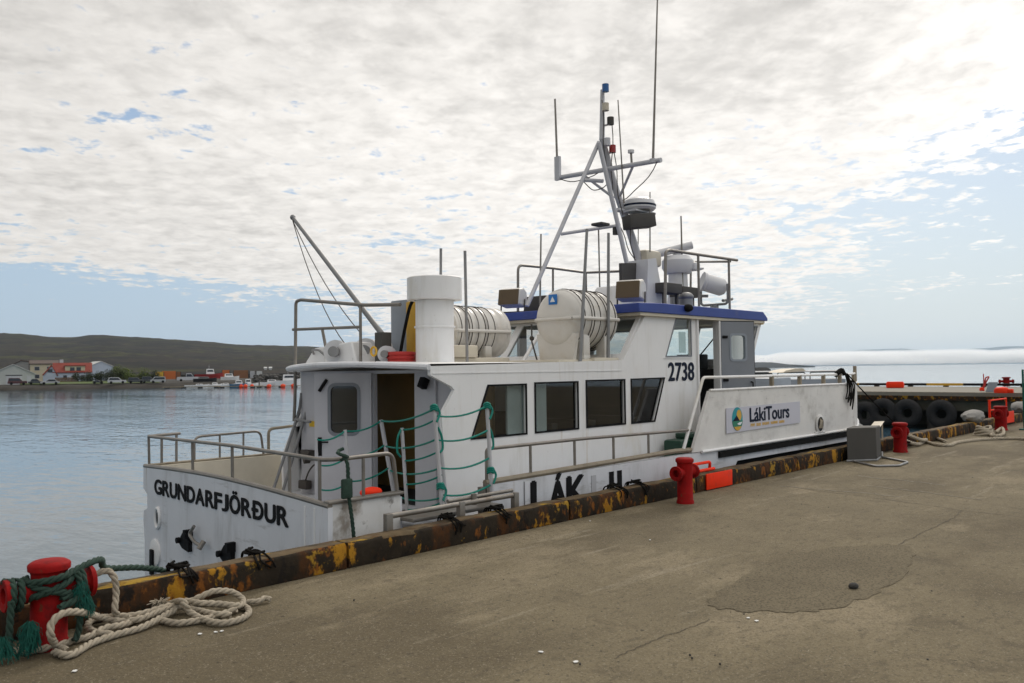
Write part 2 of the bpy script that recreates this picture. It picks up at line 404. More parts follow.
m_tint = glass_mat('tinted_glass', (.74, .75, .74), .045)

# kerb: black tar, yellow paint flakes and rust
m_kerb = mat('rusty_black_yellow_kerb', (.022, .016, .010), .9, spec=.2, var=.4, scale=5, bump=.8, bscale=14, layers=(
    ((.075, .028, .007), 3.5, .48, .66, (1, 1, .6), .85), ((.36, .175, .014), 5.5, .56, .62, (1, 1, .5), .9), ((.22, .075, .012), 7, .57, .66, (1, 1, .5), .8), ((.012, .009, .007), 8, .56, .64, (1, 1, .7), .95), ((.40, .23, .025), 1.8, .62, .66, (1, 1, 1), .7)))
m_kerbtop = mat('worn_lit_kerb_top', (.115, .082, .045), .9, spec=.2, var=.35, scale=6, bump=.5, bscale=16, layers=(
    ((.035, .026, .017), 4, .48, .62, (.7, 2, 1), .85), ((.36, .22, .025), 3, .57, .63, (.5, 2, 1), .85), ((.09, .035, .010), 6, .54, .66, (1, 1, 1), .8), ((.17, .14, .09), 9, .6, .7, (1, 1, 1), .6)))
def ground_mat():
    M = mat('quay_concrete', (.168, .138, .085), .92, spec=.25, var=.16, scale=1.1, bump=.6, bscale=38, layers=(
        ((.098, .077, .045), .30, .43, .60, (1, 1.6, 1), .8), ((.27, .222, .145), .75, .53, .66, (.6, 1.4, 1), .6), ((.29, .25, .18), 1.7, .60, .68, (.25, 2.2, 1), .5), ((.085, .068, .043), 3.2, .55, .70, (1, .6, 1), .55),
        ((.05, .04, .027), 2.3, .64, .78, (1, 1, 1), .5), ((.27, .235, .175), 24, .62, .69, (1, 1, 1), .6), ((.030, .025, .017), 17, .61, .68, (1, 1, 1), .75), ((.075, .062, .040), 70, .50, .62, (1, 1, 1), .65), ((.085, .07, .045), 11, .52, .66, (.6, 1.3, 1), .5), ((.33, .29, .22), 85, .59, .65, (1, 1, 1), .7)))
    return M
m_ground = ground_mat()
m_patch = mat('pavement_patch', (.156, .130, .084), .93, spec=.2, var=.16, scale=1.5, bump=.7, bscale=50, layers=(((.060, .048, .031), 55, .48, .60, (1, 1, 1), .7), ((.20, .172, .125), 38, .60, .68, (1, 1, 1), .55), ((.088, .07, .044), 1.4, .5, .75, (1, 1, 1), .6)))
m_crack = mat('pavement_crack', (.075, .06, .04), .95)
m_scrape = mat('pale_scrape', (.20, .175, .13), .95)
m_quaywall = mat('quay_wall_concrete', (.10, .095, .085), .9, var=.3, scale=.8, bump=.4, bscale=6, layers=(((.03, .035, .025), .8, .45, .7, (1, 1, .5), .8),))
m_pierdeck = mat('pier_deck', (.21, .195, .16), .9, var=.1)
m_pierface = mat('pier_face', (.105, .10, .075), .9, var=.3, scale=.5, layers=(((.035, .045, .025), .5, .45, .7, (1, 1, 1), .7),))

def water_mat():
    M = bpy.data.materials.new('harbour_water'); M.use_nodes = True; nt = M.node_tree; N, Lk = nt.nodes, nt.links
    b = N['Principled BSDF']; b.inputs['Base Color'].default_value = (.042, .088, .125, 1); b.inputs['Roughness'].default_value = .05; b.inputs['IOR'].default_value = 1.36
    g = N.new('ShaderNodeNewGeometry')
    def noise(sc, det, st, rot):
        mp = N.new('ShaderNodeMapping'); mp.inputs['Scale'].default_value = st; mp.inputs['Rotation'].default_value = (0, 0, rot); Lk.new(g.outputs['Position'], mp.inputs[0])
        x = N.new('ShaderNodeTexNoise'); x.inputs['Scale'].default_value = sc; x.inputs['Detail'].default_value = det; x.inputs['Roughness'].default_value = .55; Lk.new(mp.outputs[0], x.inputs[0]); return x.outputs[0]
    a = noise(1.5, 3, (1.0, .45, 1), R_(-46)); c = noise(.16, 3, (1.0, .45, 1), R_(-60)); e = noise(.03, 2, (1, .4, 1), R_(-50))
    ad = N.new('ShaderNodeMath'); ad.operation = 'MULTIPLY_ADD'; Lk.new(c, ad.inputs[0]); ad.inputs[1].default_value = 2.5; Lk.new(a, ad.inputs[2])
    bp = N.new('ShaderNodeBump'); bp.inputs['Strength'].default_value = .35; bp.inputs['Distance'].default_value = .10; Lk.new(ad.outputs[0], bp.inputs['Height'])
    mr = N.new('ShaderNodeMapRange'); Lk.new(e, mr.inputs[0]); mr.inputs[1].default_value = .35; mr.inputs[2].default_value = .65; mr.inputs[3].default_value = .22; mr.inputs[4].default_value = .62
    Lk.new(mr.outputs[0], bp.inputs['Strength'])
    Lk.new(bp.outputs[0], b.inputs['Normal'])
    return M
m_water = water_mat()
m_hill = mat('moorland', (.024, .020, .015), .95, spec=.1, var=.3, scale=.02, layers=(((.008, .008, .009), .011, .48, .57, (.7, .7, 5), .9), ((.040, .044, .012), .015, .53, .61, (.6, .6, 6), .85), ((.010, .010, .010), .045, .53, .62, (.6, .6, 5), .8), ((.055, .041, .031), .03, .57, .65, (.6, .6, 6), .75)))
m_mountain = mat('far_mountain_rock', (.05, .06, .07), .95, var=.2, scale=.001)
m_headland = mat('headland_rock', (.035, .042, .048), .95, var=.2, scale=.01)
m_bank = mat('shore_bank', (.024, .020, .014), .95, var=.4, scale=.3, layers=(((.018, .015, .012), .5, .45, .65, (1, 1, 2), .8),))
m_grass = mat('shore_grass', (.062, .095, .014), .95, var=.3, scale=.2, layers=(((.08, .07, .035), .08, .5, .7, (1, 1, 1), .7),))

WATER_Z = -2.0
HAZE = 4.0e-5
QY = 5.85          # inner face of the kerb
# ------------------------------------------------------------------ setting
def struct(name, mb, m_, **k):
    o = mb.build(name, m_, None, **k); o['kind'] = 'structure'; return o
wm = MB(); wm.poly([(-9000, -9000, WATER_Z), (22000, -9000, WATER_Z), (22000, 22000, WATER_Z), (-9000, 22000, WATER_Z)])
struct('water', wm, m_water)
qd = MB(); qd.bb((-60, -140, -6), (62, 6.12, 0)); quay = struct('quay', qd, m_ground)
# wall faces of the quay
qw = MB(); qw.bb((-60, 6.123, -6), (50.55, 6.135, -.02)); struct('quay_wall', qw, m_quaywall)
pts = [(5.10, 2.98), (5.22, 3.10), (5.408, 3.150), (5.954, 3.253), (6.5, 3.29), (7.015, 3.251), (7.5, 3.14), (7.815, 2.949), (7.96, 2.75), (7.922, 2.626), (7.3, 2.42), (6.494, 2.31), (5.8, 2.335), (5.45, 2.46), (5.285, 2.62), (5.16, 2.8)]
pm_ = smooth_path([Vector((x, y, .004)) for x, y in pts], 6, True)
pm_ = [p + Vector((random.uniform(-.03, .03), random.uniform(-.03, .03), 0)) for p in pm_]
struct('pavement_patch', MB().poly(pm_), m_patch)
def crack(mb, a, b, w=.010, n=40, wob=.03):
    a, b = Vector((*a, .003)), Vector((*b, .003)); t = (b - a).normalized(); nn = Vector((-t.y, t.x, 0)); L_, R__ = [], []
    off = 0
    for i in range(n + 1):
        off += random.uniform(-wob, wob) * .5; off *= .9
        p = a.lerp(b, i / n) + nn * off; ww = w * random.uniform(.25, 1)
        L_.append(mb.bm.verts.new(p + nn * ww)); R__.append(mb.bm.verts.new(p - nn * ww))
    for i in range(n): mb.bm.faces.new((L_[i], L_[i + 1], R__[i + 1], R__[i]))
ck = MB()
crack(ck, (3.85, 2.9), (4.85, 2.895), .005); crack(ck, (7.95, 2.74), (10.3, 2.86), .006, 60); crack(ck, (10.3, 2.86), (10.9, 5.3), .007); crack(ck, (10.3, 2.86), (10.1, .4), .009, 50)
crack(ck, (15, 1.0), (17.5, 4.2), .012); crack(ck, (12.5, 2.2), (16.5, 2.6), .012)
struct('pavement_crack', ck, m_crack)
sc_ = MB()
for (a, b, w) in (((10.87, 5.3), (10.9, 3.7), .03), ((11.6, 4.4), (11.3, 2.9), .025), ((12.6, 4.9), (12.3, 3.6), .03)): crack(sc_, a, b, w, 40, .05)
struct('pavement_scrape', sc_, m_scrape)

# hill across the harbour
def hill():
    mb = MB(); nx, ny = 170, 26
    rnd = random.Random(3)
    prof = [(-300, 330), (-100, 331), (0, 333), (20, 333.5), (50, 337), (70, 337.5), (95, 334.5), (120, 336), (160, 338.5), (220, 342.5), (235, 344.5), (300, 346), (400, 351), (480, 357), (560, 364), (640, 369.2)]
    def top(x):
        for (a, ya), (b, yb) in zip(prof, prof[1:]):
            if a <= x <= b: return ya + (yb - ya) * (x - a) / (b - a)
        return prof[-1][1]
    rows = []
    for j in range(ny + 1):
        row = []
        f = j / ny
        for i in range(nx + 1):
            x = -300 + 940 * i / nx
            d = 420 + 1700 * f
            hz = 369.7 - (x - 512) * math.tan(ROLL)
            yt = top(x) + rnd.uniform(-.3, .3)
            base = hz + 1.2
            g = f ** .8
            y = base + (yt - base) * g + (rnd.uniform(-.9, .9) + 1.1 * math.sin(x * .06 + j * 1.3) * math.sin(j * .9 + x * .021)) * math.sin(math.pi * f)
            row.append(mb.bm.verts.new(at(x, y, d=d)))
        rows.append(row)
    # far side
    rows.append([mb.bm.verts.new(Vector((v.co.x * 1.25, v.co.y * 1.25, -10))) for v in rows[-1]])
    rows.insert(0, [mb.bm.verts.new(Vector((v.co.x * .98, v.co.y * .98, -6))) for v in rows[0]])
    for A, B in zip(rows, rows[1:]):
        for i in range(nx): mb.bm.faces.new((A[i], A[i + 1], B[i + 1], B[i]))
    return struct('hill', mb, m_hill)
hill()
def ridge(name, prof, d, depth, m_, rough=.4):
    """mountain ridge from a skyline profile (px, px) at distance d, with real depth"""
    mb = MB(); rnd = random.Random(len(name)); xs = []
    for (a, ya), (b, yb) in zip(prof, prof[1:]):
        n = max(2, int((b - a) / 4))
        for i in range(n): xs.append((a + (b - a) * i / n, ya + (yb - ya) * i / n))
    xs.append(prof[-1])
    front, top_, back = [], [], []
    for x, y in xs:
        p = at(x, y + rnd.uniform(-rough, rough) * .3, d=d); h = Vector((p.x, p.y, 0)).normalized()
        top_.append(mb.bm.verts.new(p)); hh = max(1, p.z - WATER_Z)
        front.append(mb.bm.verts.new(Vector((p.x, p.y, WATER_Z - 8)) - h * min(depth, hh * 3))); back.append(mb.bm.verts.new(Vector((p.x, p.y, WATER_Z - 8)) + h * depth))
    for A, B in ((front, top_), (top_, back)):
        for i in range(len(A) - 1): mb.bm.faces.new((A[i], A[i + 1], B[i + 1], B[i]))
    return struct(name, mb, m_)
ridge('headland', [(690, 361), (720, 361.3), (755, 362.3), (772, 362.2), (785, 364), (800, 365), (815, 366.2)], 2600, 300, m_headland)
ridge('breakwater', [(700, 367.3), (764, 367.3), (769, 368.0), (771, 370)], 420, 12, m_darkrock, 1.2)
ridge('mountain', [(770, 356), (800, 354), (835, 351.5), (870, 349.5), (905, 348.5), (930, 351), (960, 349.6), (985, 348), (1005, 346.4), (1030, 346), (1080, 342), (1150, 347), (1260, 355)], 20500, 1200, m_mountain)

def volume_mat(name, col, dens, aniso=0.0):
    M = bpy.data.materials.new(name); M.use_nodes = True; nt = M.node_tree; nt.nodes.clear()
    v = nt.nodes.new('ShaderNodeVolumePrincipled'); v.inputs['Color'].default_value = (*col, 1); v.inputs['Density'].default_value = dens; v.inputs['Anisotropy'].default_value = aniso
    o = nt.nodes.new('ShaderNodeOutputMaterial'); nt.links.new(v.outputs[0], o.inputs['Volume']); return M
hz_ = MB(); hz_.bb((-9500, -9500, -12), (22500, 22500, 420)); hz_o = hz_.build('haze', volume_mat('haze_air', (.70, .85, 1.0), HAZE, .35), smooth=False); tag(hz_o, 'thin pale sea haze in the air over the harbour', 'haze', kind='stuff')
m_fog = volume_mat('fog', (1, 1, 1), .008, .55)
def wispy(M):
    nt = M.node_tree; v = [n for n in nt.nodes if n.type == 'PRINCIPLED_VOLUME'][0]
    g = nt.nodes.new('ShaderNodeNewGeometry'); mp = nt.nodes.new('ShaderNodeMapping'); mp.inputs['Scale'].default_value = (.0011, .0011, .012); nt.links.new(g.outputs['Position'], mp.inputs[0])
    x = nt.nodes.new('ShaderNodeTexNoise'); x.inputs['Scale'].default_value = 1.0; x.inputs['Detail'].default_value = 4; nt.links.new(mp.outputs[0], x.inputs[0])
    r = nt.nodes.new('ShaderNodeMapRange'); r.interpolation_type = 'SMOOTHSTEP'; nt.links.new(x.outputs[0], r.inputs[0]); r.inputs[1].default_value = .36; r.inputs[2].default_value = .66; r.inputs[3].default_value = .002; r.inputs[4].default_value = .03
    sp = nt.nodes.new('ShaderNodeSeparateXYZ'); nt.links.new(g.outputs['Position'], sp.inputs[0])
    h = nt.nodes.new('ShaderNodeMapRange'); h.interpolation_type = 'SMOOTHSTEP'; nt.links.new(sp.outputs['Z'], h.inputs[0]); h.inputs[1].default_value = 50; h.inputs[2].default_value = 175; h.inputs[3].default_value = 1.0; h.inputs[4].default_value = 0.0
    pm = nt.nodes.new('ShaderNodeMath'); pm.operation = 'MULTIPLY'; nt.links.new(r.outputs[0], pm.inputs[0]); nt.links.new(h.outputs[0], pm.inputs[1]); nt.links.new(pm.outputs[0], v.inputs['Density'])
wispy(m_fog)
def fog_bank():
    mb = MB(); rnd = random.Random(9); n = 60; D0, D1 = 8200, 9600; rows = []
    for i in range(n + 1):
        x = 740 + 520 * i / n
        fade = min(1, (x - 735) / 130)
        yt = 348.5 + 2.2 * math.sin(i * .7) * math.sin(i * .23 + 1) + rnd.uniform(-.4, .4) + (1 - fade) * 5; hz = 369.7 - (x - 512) * math.tan(ROLL); yb = hz - 1.0 + rnd.uniform(-.3, .3)
        yt = min(yt - (x - 900) * .006, yb - 1)
        a = [at(x, yb, d=D0), at(x, yb - (yb - yt) * .75, d=D0 + 150), at(x, yt, d=D0 + 600)]
        b = [at(x, yt, d=D1), Vector((at(x, yb, d=D1).x, at(x, yb, d=D1).y, a[0].z))]
        rows.append([mb.bm.verts.new(p) for p in a + b])
    for A, B in zip(rows, rows[1:]):
        for k in range(5): mb.bm.faces.new((A[k], A[(k + 1) % 5], B[(k + 1) % 5], B[k]))
    mb.bm.faces.new(rows[0]); mb.bm.faces.new(rows[-1][::-1])
    o = mb.build('fog_bank', m_fog, smooth=False); tag(o, 'long low white fog bank lying over the sea in front of the far mountains', 'fog', kind='stuff')
fog_bank()
# far shore: bank with grass
def shore():
    mb = MB(); gb = MB(); rows = [[] for _ in range(5)]; rnd = random.Random(5)
    for i in range(81):
        x = -260 + 640 * i / 80
        dd = 205 + max(0, (x - 60)) * .08 + rnd.uniform(-1, 1)
        r = ray(x, 380); h = Vector((r.x, r.y, 0)) / r.dot(FWD)
        h = Vector((r.x, r.y, 0))
        for k, (dk, z) in enumerate(((0, -3), (1.5, WATER_Z + .1), (5, -.95), (12, -.70), (320, -1.0))):
            p = h * (dd + dk); rows[k].append(mb.bm.verts.new(Vector((p.x, p.y, z + (rnd.uniform(-.18, .18) if k in (1, 2) else 0)))))
    for A, B in zip(rows, rows[1:]):
        for i in range(80): mb.bm.faces.new((A[i], A[i + 1], B[i + 1], B[i]))
    struct('shore', mb, m_bank)
    A, B = [], []
    for i in range(41):
        x = 20 + 140 * i / 40; dd = 205 + max(0, (x - 60)) * .08; r = ray(x, 380); h = Vector((r.x, r.y, 0))
        p = h * (dd + 9.5); A.append(gb.bm.verts.new(Vector((p.x, p.y, -.62)))); p = h * (dd + 36); B.append(gb.bm.verts.new(Vector((p.x, p.y, -.1))))
    for i in range(40): gb.bm.faces.new((A[i], A[i + 1], B[i + 1], B[i]))
    g = gb.build('grass', m_grass); tag(g, kind='structure')
shore()
GZ = -.7   # land level over there

# ------------------------------------------------------------------ kerb of the quay
def kerb():
    root = thing('quay_kerb', (20, 5.97, 0), 'low rusty kerb beam with flaking black and yellow paint along the quay edge', 'kerb')
    s = -14.0; rnd = random.Random(11)
    while s < 49:
        L_ = rnd.choice((2.9, 3.3, 2.6, 3.0))
        if s + L_ > 49.5: L_ = 49.5 - s
        z1 = .217 + .0015 * max(0, s - 6); o = MB()
        n = max(3, int(L_ / .18)); ins, outs = [], []
        prof = [(QY, .004), (QY - .004, .05), (QY, z1 - .03), (QY + .022, z1 - .004), (QY + .06, z1), (QY + .20, z1 - .004), (QY + .24, z1 - .03), (QY + .25, .004)]
        rings = []
        for i in range(n + 1):
            x = s + .012 + (L_ - .024) * i / n
            rings.append([o.bm.verts.new((x, y + rnd.uniform(-.006, .006), z + (rnd.uniform(-.007, .007) if z > .06 else 0))) for y, z in prof])
        for A, B in zip(rings, rings[1:]):
            for k in range(len(prof) - 1): o.bm.faces.new((A[k], A[k + 1], B[k + 1], B[k]))
        o.bm.faces.new(rings[0]); o.bm.faces.new(rings[-1])
        ob = o.build('kerb_beam', m_kerb, root, smooth=50)
        ob.data.materials.append(m_kerbtop)
        for p in ob.data.polygons:
            if p.normal.z > .75: p.material_index = 1  # upward faces take a paler coat: wear plus light put into the colour
        s += L_
kerb()
# dark rope lashings round the kerb
def lashing(s, label, w=.11, seed=0):
    rnd = random.Random(seed); mb = MB()
    for k in range(5):
        x = s + rnd.uniform(-w, w) * .55; r = .0075
        z1 = .225
        pts = [(x + rnd.uniform(-.05, .05), 6.125, .02), (x, 6.115, z1), (x + .02, 6.0, z1 + .008 + rnd.random() * .02), (x + rnd.uniform(-.05, .05), QY - .006, z1 - .02), (x + rnd.uniform(-.05, .05), QY - .012, .10 + rnd.random() * .10)]
        mb.tube(smooth_path(pts, 6), r, 7)
    for k in range(5):
        a = rnd.random() * 6.28; mb.tube(smooth_path([(s + math.cos(a) * .07, 6.0 + math.sin(a) * .05, z1 + .05), (s + math.cos(a + 1.5) * .08, 6.0 + math.sin(a + 1.5) * .07, z1 + .03), (s + math.cos(a + 3) * .08, 6.0 + math.sin(a + 3) * .06, z1 + .02)], 6), .010, 7)
    tag(mb.build('rope_lashing', m_darkrope), label, 'rope', 'dark rope lashings round the kerb')
for i, (x, lab) in enumerate(((2.72, 'tangled dark rope lashing on the kerb just right of the coiled beige rope'), (3.33, 'dark rope lashing on the kerb below the last letters of the stern name'),
                              (5.35, 'dark rope lashing round the kerb under the middle of the gangway beam'), (6.02, 'dark rope lashing round the kerb below the tall roped post at the gangway end'),
                              (8.0, 'dark rope lashing on the kerb in front of the last letters of the hull name'), (8.45, 'dark rope lashing on the kerb just left of the middle red bollard'))):
    lashing(x, lab, seed=i)

# ------------------------------------------------------------------ bollards
def make_bollard(loc, label, r=.085, hgt=.53, bar=.27, lean=0.0):
    root = thing('bollard', loc, label, 'bollard', 'red mooring bollards along the quay')
    x, y, z = loc
    MB().lathe([(r * 1.12, 0), (r * 1.10, .03), (r, .045), (r * .98, hgt - .075), (r * 1.02, hgt - .06), (r * 1.15, hgt - .05), (r * 1.17, hgt - .022), (r * 1.12, hgt - .012), (r * .9, hgt + .002), (0, hgt + .004)], (x, y, z), seg=36).build('post', m_red, root)
    zb = z + hgt * .68
    for sg in (-1, 1):
        d = Vector((sg, 0, 0))
        e = MB(); rb = r * .62
        e.lathe([(rb, r * .80), (rb, bar - .03), (rb * 1.12, bar - .02), (rb * 1.5, bar - .012), (rb * 1.5, bar + .012), (rb * 1.42, bar + .016), (rb * .75, bar + .012), (rb * .72, bar - .06), (0, bar - .06)], (x, y, zb), axis=d, seg=28, cap=False)
        e.build('crossbar', m_red, root)
    return root
make_bollard((1.73, 5.58, 0), 'red bollard wound with weathered green rope at the left corner of the quay', r=.102, hgt=.52, bar=.235)
make_bollard((8.80, 5.52, 0), 'bare red bollard with open pipe arms beside the orange ladder panel', r=.095, hgt=.55, bar=.19)
b3 = make_bollard((16.47, 5.60, 0), 'red bollard just right of the grey cabinet with a pale rope tied low on it', r=.118, hgt=.56, bar=.17)
make_bollard((23.35, 5.53, 0), 'farthest red bollard of the quay edge, in front of the orange ladder', r=.135, hgt=.60, bar=.26)

# green rope on the left bollard
def green_rope():
    cx, cy = 1.73, 5.58; mb = MB(); rb = .102 + .022; root = thing('green_mooring_rope', (cx, cy, .3), 'weathered green mooring rope wound and knotted round the leftmost red bollard', 'rope')
    def ring(z0, z1, a0, a1, rr=rb, n=14):
        return [(cx + rr * math.cos(a0 + (a1 - a0) * i / n), cy + rr * math.sin(a0 + (a1 - a0) * i / n), z0 + (z1 - z0) * i / n) for i in range(n + 1)]
    # camera lies to -X -Y; front is angle about -107 deg
    fr = R_(-107)
    w = []
    w += ring(.40, .445, fr - R_(100), fr + R_(70))
    w += [(2.05, 5.66, .46), (2.2, 5.95, .335), (2.5, 6.08, .262), (2.75, 6.2, .15), (2.9, 6.3, -.1)]
    rope(mb, w, .0215)
    rope(mb, ring(.43, .30, fr - R_(95), fr + R_(95)), .0215)
    rope(mb, ring(.29, .43, fr - R_(100), fr + R_(100)), .0215)
    rope(mb, ring(.30, .31, fr - R_(120), fr - R_(330)), .0215)
    # turns round both arms and hanging tails
    for xa, z in ((-.235, .355), (-.19, .35)):
        rope(mb, [(cx + xa + .09 * math.sin(k * .05), cy + .088 * math.sin(k * 1.05), z + .088 * math.cos(k * 1.05)) for k in range(7)], .020)
    rope(mb, [(cx - .23, cy - .10, .34), (cx - .24, cy - .11, .22), (cx - .245, cy - .115, .12), (cx - .25, cy - .14, .03)], .020)
    rope(mb, [(cx + .13, cy - .08, .44), (cx + .15, cy - .10, .34), (cx + .14, cy - .12, .2), (cx + .13, cy - .11, .08), (cx + .10, cy - .12, .03)], .020)
    rope(mb, [(cx + .16, cy - .03, .46), (cx + .17, cy - .085, .38), (cx + .13, cy - .11, .29), (cx + .0, cy - .15, .26)], .0215)
    mb.build('rope_strand', m_greenrope, root, smooth=60)
    # frayed tufts
    rnd = random.Random(4)
    for (px_, py_, z0, n, ln, sp) in ((cx - .15, cy - .15, .19, 300, .13, .032), (cx + .15, cy - .10, .36, 200, .11, .026), (cx - .28, cy - .13, .13, 150, .10, .04), (cx + .17, cy - .11, .28, 160, .09, .03)):
        tf = MB()
        for k in range(n):
            a = rnd.random() * 6.28; q = rnd.random() ** .6 * sp; b0 = Vector((px_ + q * .6 * math.cos(a), py_ + q * .6 * math.sin(a), z0 + rnd.uniform(-.05, .03)))
            e = b0 + Vector((math.cos(a) * q * 1.5, math.sin(a) * q * 1.5, -ln * rnd.uniform(.5, 1.05)))
            e.z = max(e.z, .006); m_ = b0.lerp(e, .5) + Vector((rnd.uniform(-.02, .02), rnd.uniform(-.02, .02), .01))
            tf.tube([b0, m_, e], .0017, 4)
        tf.build('frayed_end', m_greentuft, root)
green_rope()
def beige_rope():
    mb = MB(); r = .0215
    G = lambda x, y, z=.026: at(x, y, z=z)
    a = [G(4, 651), G(30, 650), G(60, 648), (G(82, 637, .03)), G(86, 630, .05)]
    path1 = [G(3, 651), G(35, 650), G(58, 645), G(75, 640), G(90, 636), G(105, 628, .04), (G(125, 624, .03)), G(150, 613, .03), G(172, 603, .05), G(183, 602, .13), G(190, 612, .06), G(205, 620, .03), G(222, 623), G(240, 619), G(249, 612), G(243, 606), G(225, 605, .05), G(205, 604, .06), G(190, 607, .05)]
    rope(mb, path1, r)
    path2 = [at(95, 574, t=5.78), at(108, 571, t=5.78), at(115, 580, t=5.74), at(116, 596, t=5.72), at(115, 611, t=5.68), G(122, 616, .05), G(140, 614, .05), G(165, 607, .06), G(185, 603, .06), G(200, 597, .09), G(215, 591, .12), G(232, 592, .09), G(243, 600, .05), G(238, 606, .05), G(220, 604, .06), G(200, 603, .08), G(185, 601, .08)]
    rope(mb, path2, r)
    D = lambda x, y, d: at(x, y, d=d)
    path3 = [G(66, 650), G(57, 646, .04), D(51, 636, 4.82), D(51, 625, 4.84), D(58, 616, 4.88), D(69, 612, 4.95), D(83, 612.5, 5.05), G(100, 617, .08), G(120, 621, .04), G(140, 619, .04), G(160, 611, .05), G(178, 607, .05), G(196, 610, .04), G(214, 614, .04), G(232, 615, .03)]
    rope(mb, path3, r)
    path4 = [G(112, 634), G(97, 633, .03), G(88, 627, .04), G(92, 620, .05), G(108, 617, .05), G(130, 617, .06)]
    rope(mb, path4, r)
    path5 = [G(160, 620), G(176, 623), G(195, 621), G(212, 617), G(228, 612), G(237, 609, .04)]
    rope(mb, path5, r)
    path6 = [G(247, 602), G(258, 601, .03), G(265, 598, .035), G(271, 600)]
    rope(mb, path6, r * .9)
    path7 = [G(54, 652), G(70, 655), G(92, 643), G(118, 634), G(140, 628), G(160, 618, .04), G(176, 609, .05)]
    rope(mb, path7, r)
    # frayed end
    rnd = random.Random(8); c = G(160, 604, .07)
    for k in range(130):
        a_ = rnd.random() * 6.28; e = c + Vector((math.cos(a_) * .09 * rnd.random(), math.sin(a_) * .05, rnd.uniform(-.05, .035)))
        mb.tube([c + Vector((rnd.uniform(-.03, .03), 0, -.02)), e.lerp(c, .4) + Vector((0, 0, .012)), e], .003, 4)
    tag(mb.build('coiled_rope', m_beigerope, smooth=60), 'loose loops of beige rope lying on the quay right of the green roped bollard', 'rope')
beige_rope()

# ------------------------------------------------------------------ THE BOAT
CL = 8.75; HB = 2.35       # centre line and half beam: 6.40 ... 11.10
boat = thing('tour_boat', (12, CL, WATER_Z), 'white passenger boat with blue wheelhouse roof moored along the quay', 'boat')
def stations():
    # s, half breadth at waterline, at chine/lip, at sheer
    return [(4.55, 1.9, HB), (5.12, 1.95, HB), (5.128, 1.95, HB), (6.282, 2.0, HB), (6.29, 2.0, HB), (8.0, 2.0, HB), (10.45, 2.0, HB), (11.4, 2.0, HB), (13, 1.95, HB), (14.5, 1.85, HB), (16, 1.65, 2.34), (16.6, 1.5, 2.24), (17.2, 1.30, 2.05), (18.2, .95, 1.67), (19, .68, 1.35), (20, .38, .90), (21, .16, .45), (21.9, .02, .05)]
def hbt(s):
    st = stations()
    for a, b in zip(st, st[1:]):
        if a[0] <= s <= b[0]: return a[2] + (b[2] - a[2]) * (s - a[0]) / (b[0] - a[0])
    return st[-1][2]
def sheer(s):       # top of the white hull side (below rail caps / lip of the bow bulwark)
    return .40 + .012 * (s - 6) if s < 10.5 else .425
def hull():
    mb = MB(); rings = []; SS = []
    for a, b in zip(stations(), stations()[1:]):
        n = max(1, int((b[0] - a[0]) / .3))
        for i in range(n): SS.append((a[0] + (b[0] - a[0]) * i / n, a[1] + (b[1] - a[1]) * i / n, a[2] + (b[2] - a[2]) * i / n))
    SS.append(stations()[-1])
    for s, w, l in SS:
        zt = .42
        if 5.12 < s < 6.29: zt = -.10
        if s < 5.121: zt = .43
        top = zt
        fwd = max(0, min(1, (s - 11.0) / .6))
        zch = -.75 + .95 * fwd            # chine height: rises to .2 forward of the step
        zch = min(zch, top - .04)
        wch = l - .004; wl = w if fwd == 0 else w
        half = [(0, WATER_Z - .6), (wl * .8, WATER_Z - .5), (wl + (l - wl) * .3, WATER_Z + .3 + (0.6 * fwd)), (l - .06 - .25 * fwd * min(1, l), zch - .12), (wch, zch), (l, top), (l - min(.07, l * .5), top), (l - min(.07, l * .5), min(-.08, top - .02)), (0, min(-.08, top - .02))]
        rings.append([mb.bm.verts.new((s, CL - y, z)) for y, z in half] + [mb.bm.verts.new((s, CL + y, z)) for y, z in half[-2:0:-1]])
    for A, B in zip(rings, rings[1:]):
        n = len(A)
        for k in range(n): mb.bm.faces.new((A[k], A[(k + 1) % n], B[(k + 1) % n], B[k]))
    mb.bm.faces.new(rings[-1])
    # deck cap at the stern end is closed by the transom
    mb.bm.faces.new(rings[0][::-1])
    bmesh.ops.triangulate(mb.bm, faces=[f for f in mb.bm.faces if len(f.verts) > 4])
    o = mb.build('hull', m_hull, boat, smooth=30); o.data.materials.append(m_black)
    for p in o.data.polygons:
        if p.center.x + 12 > 11.3 and p.center.z + WATER_Z < .19: p.material_index = 1  # forward hull below the chine blackened: underside shade put into the colour
    return o
hull_o = hull()
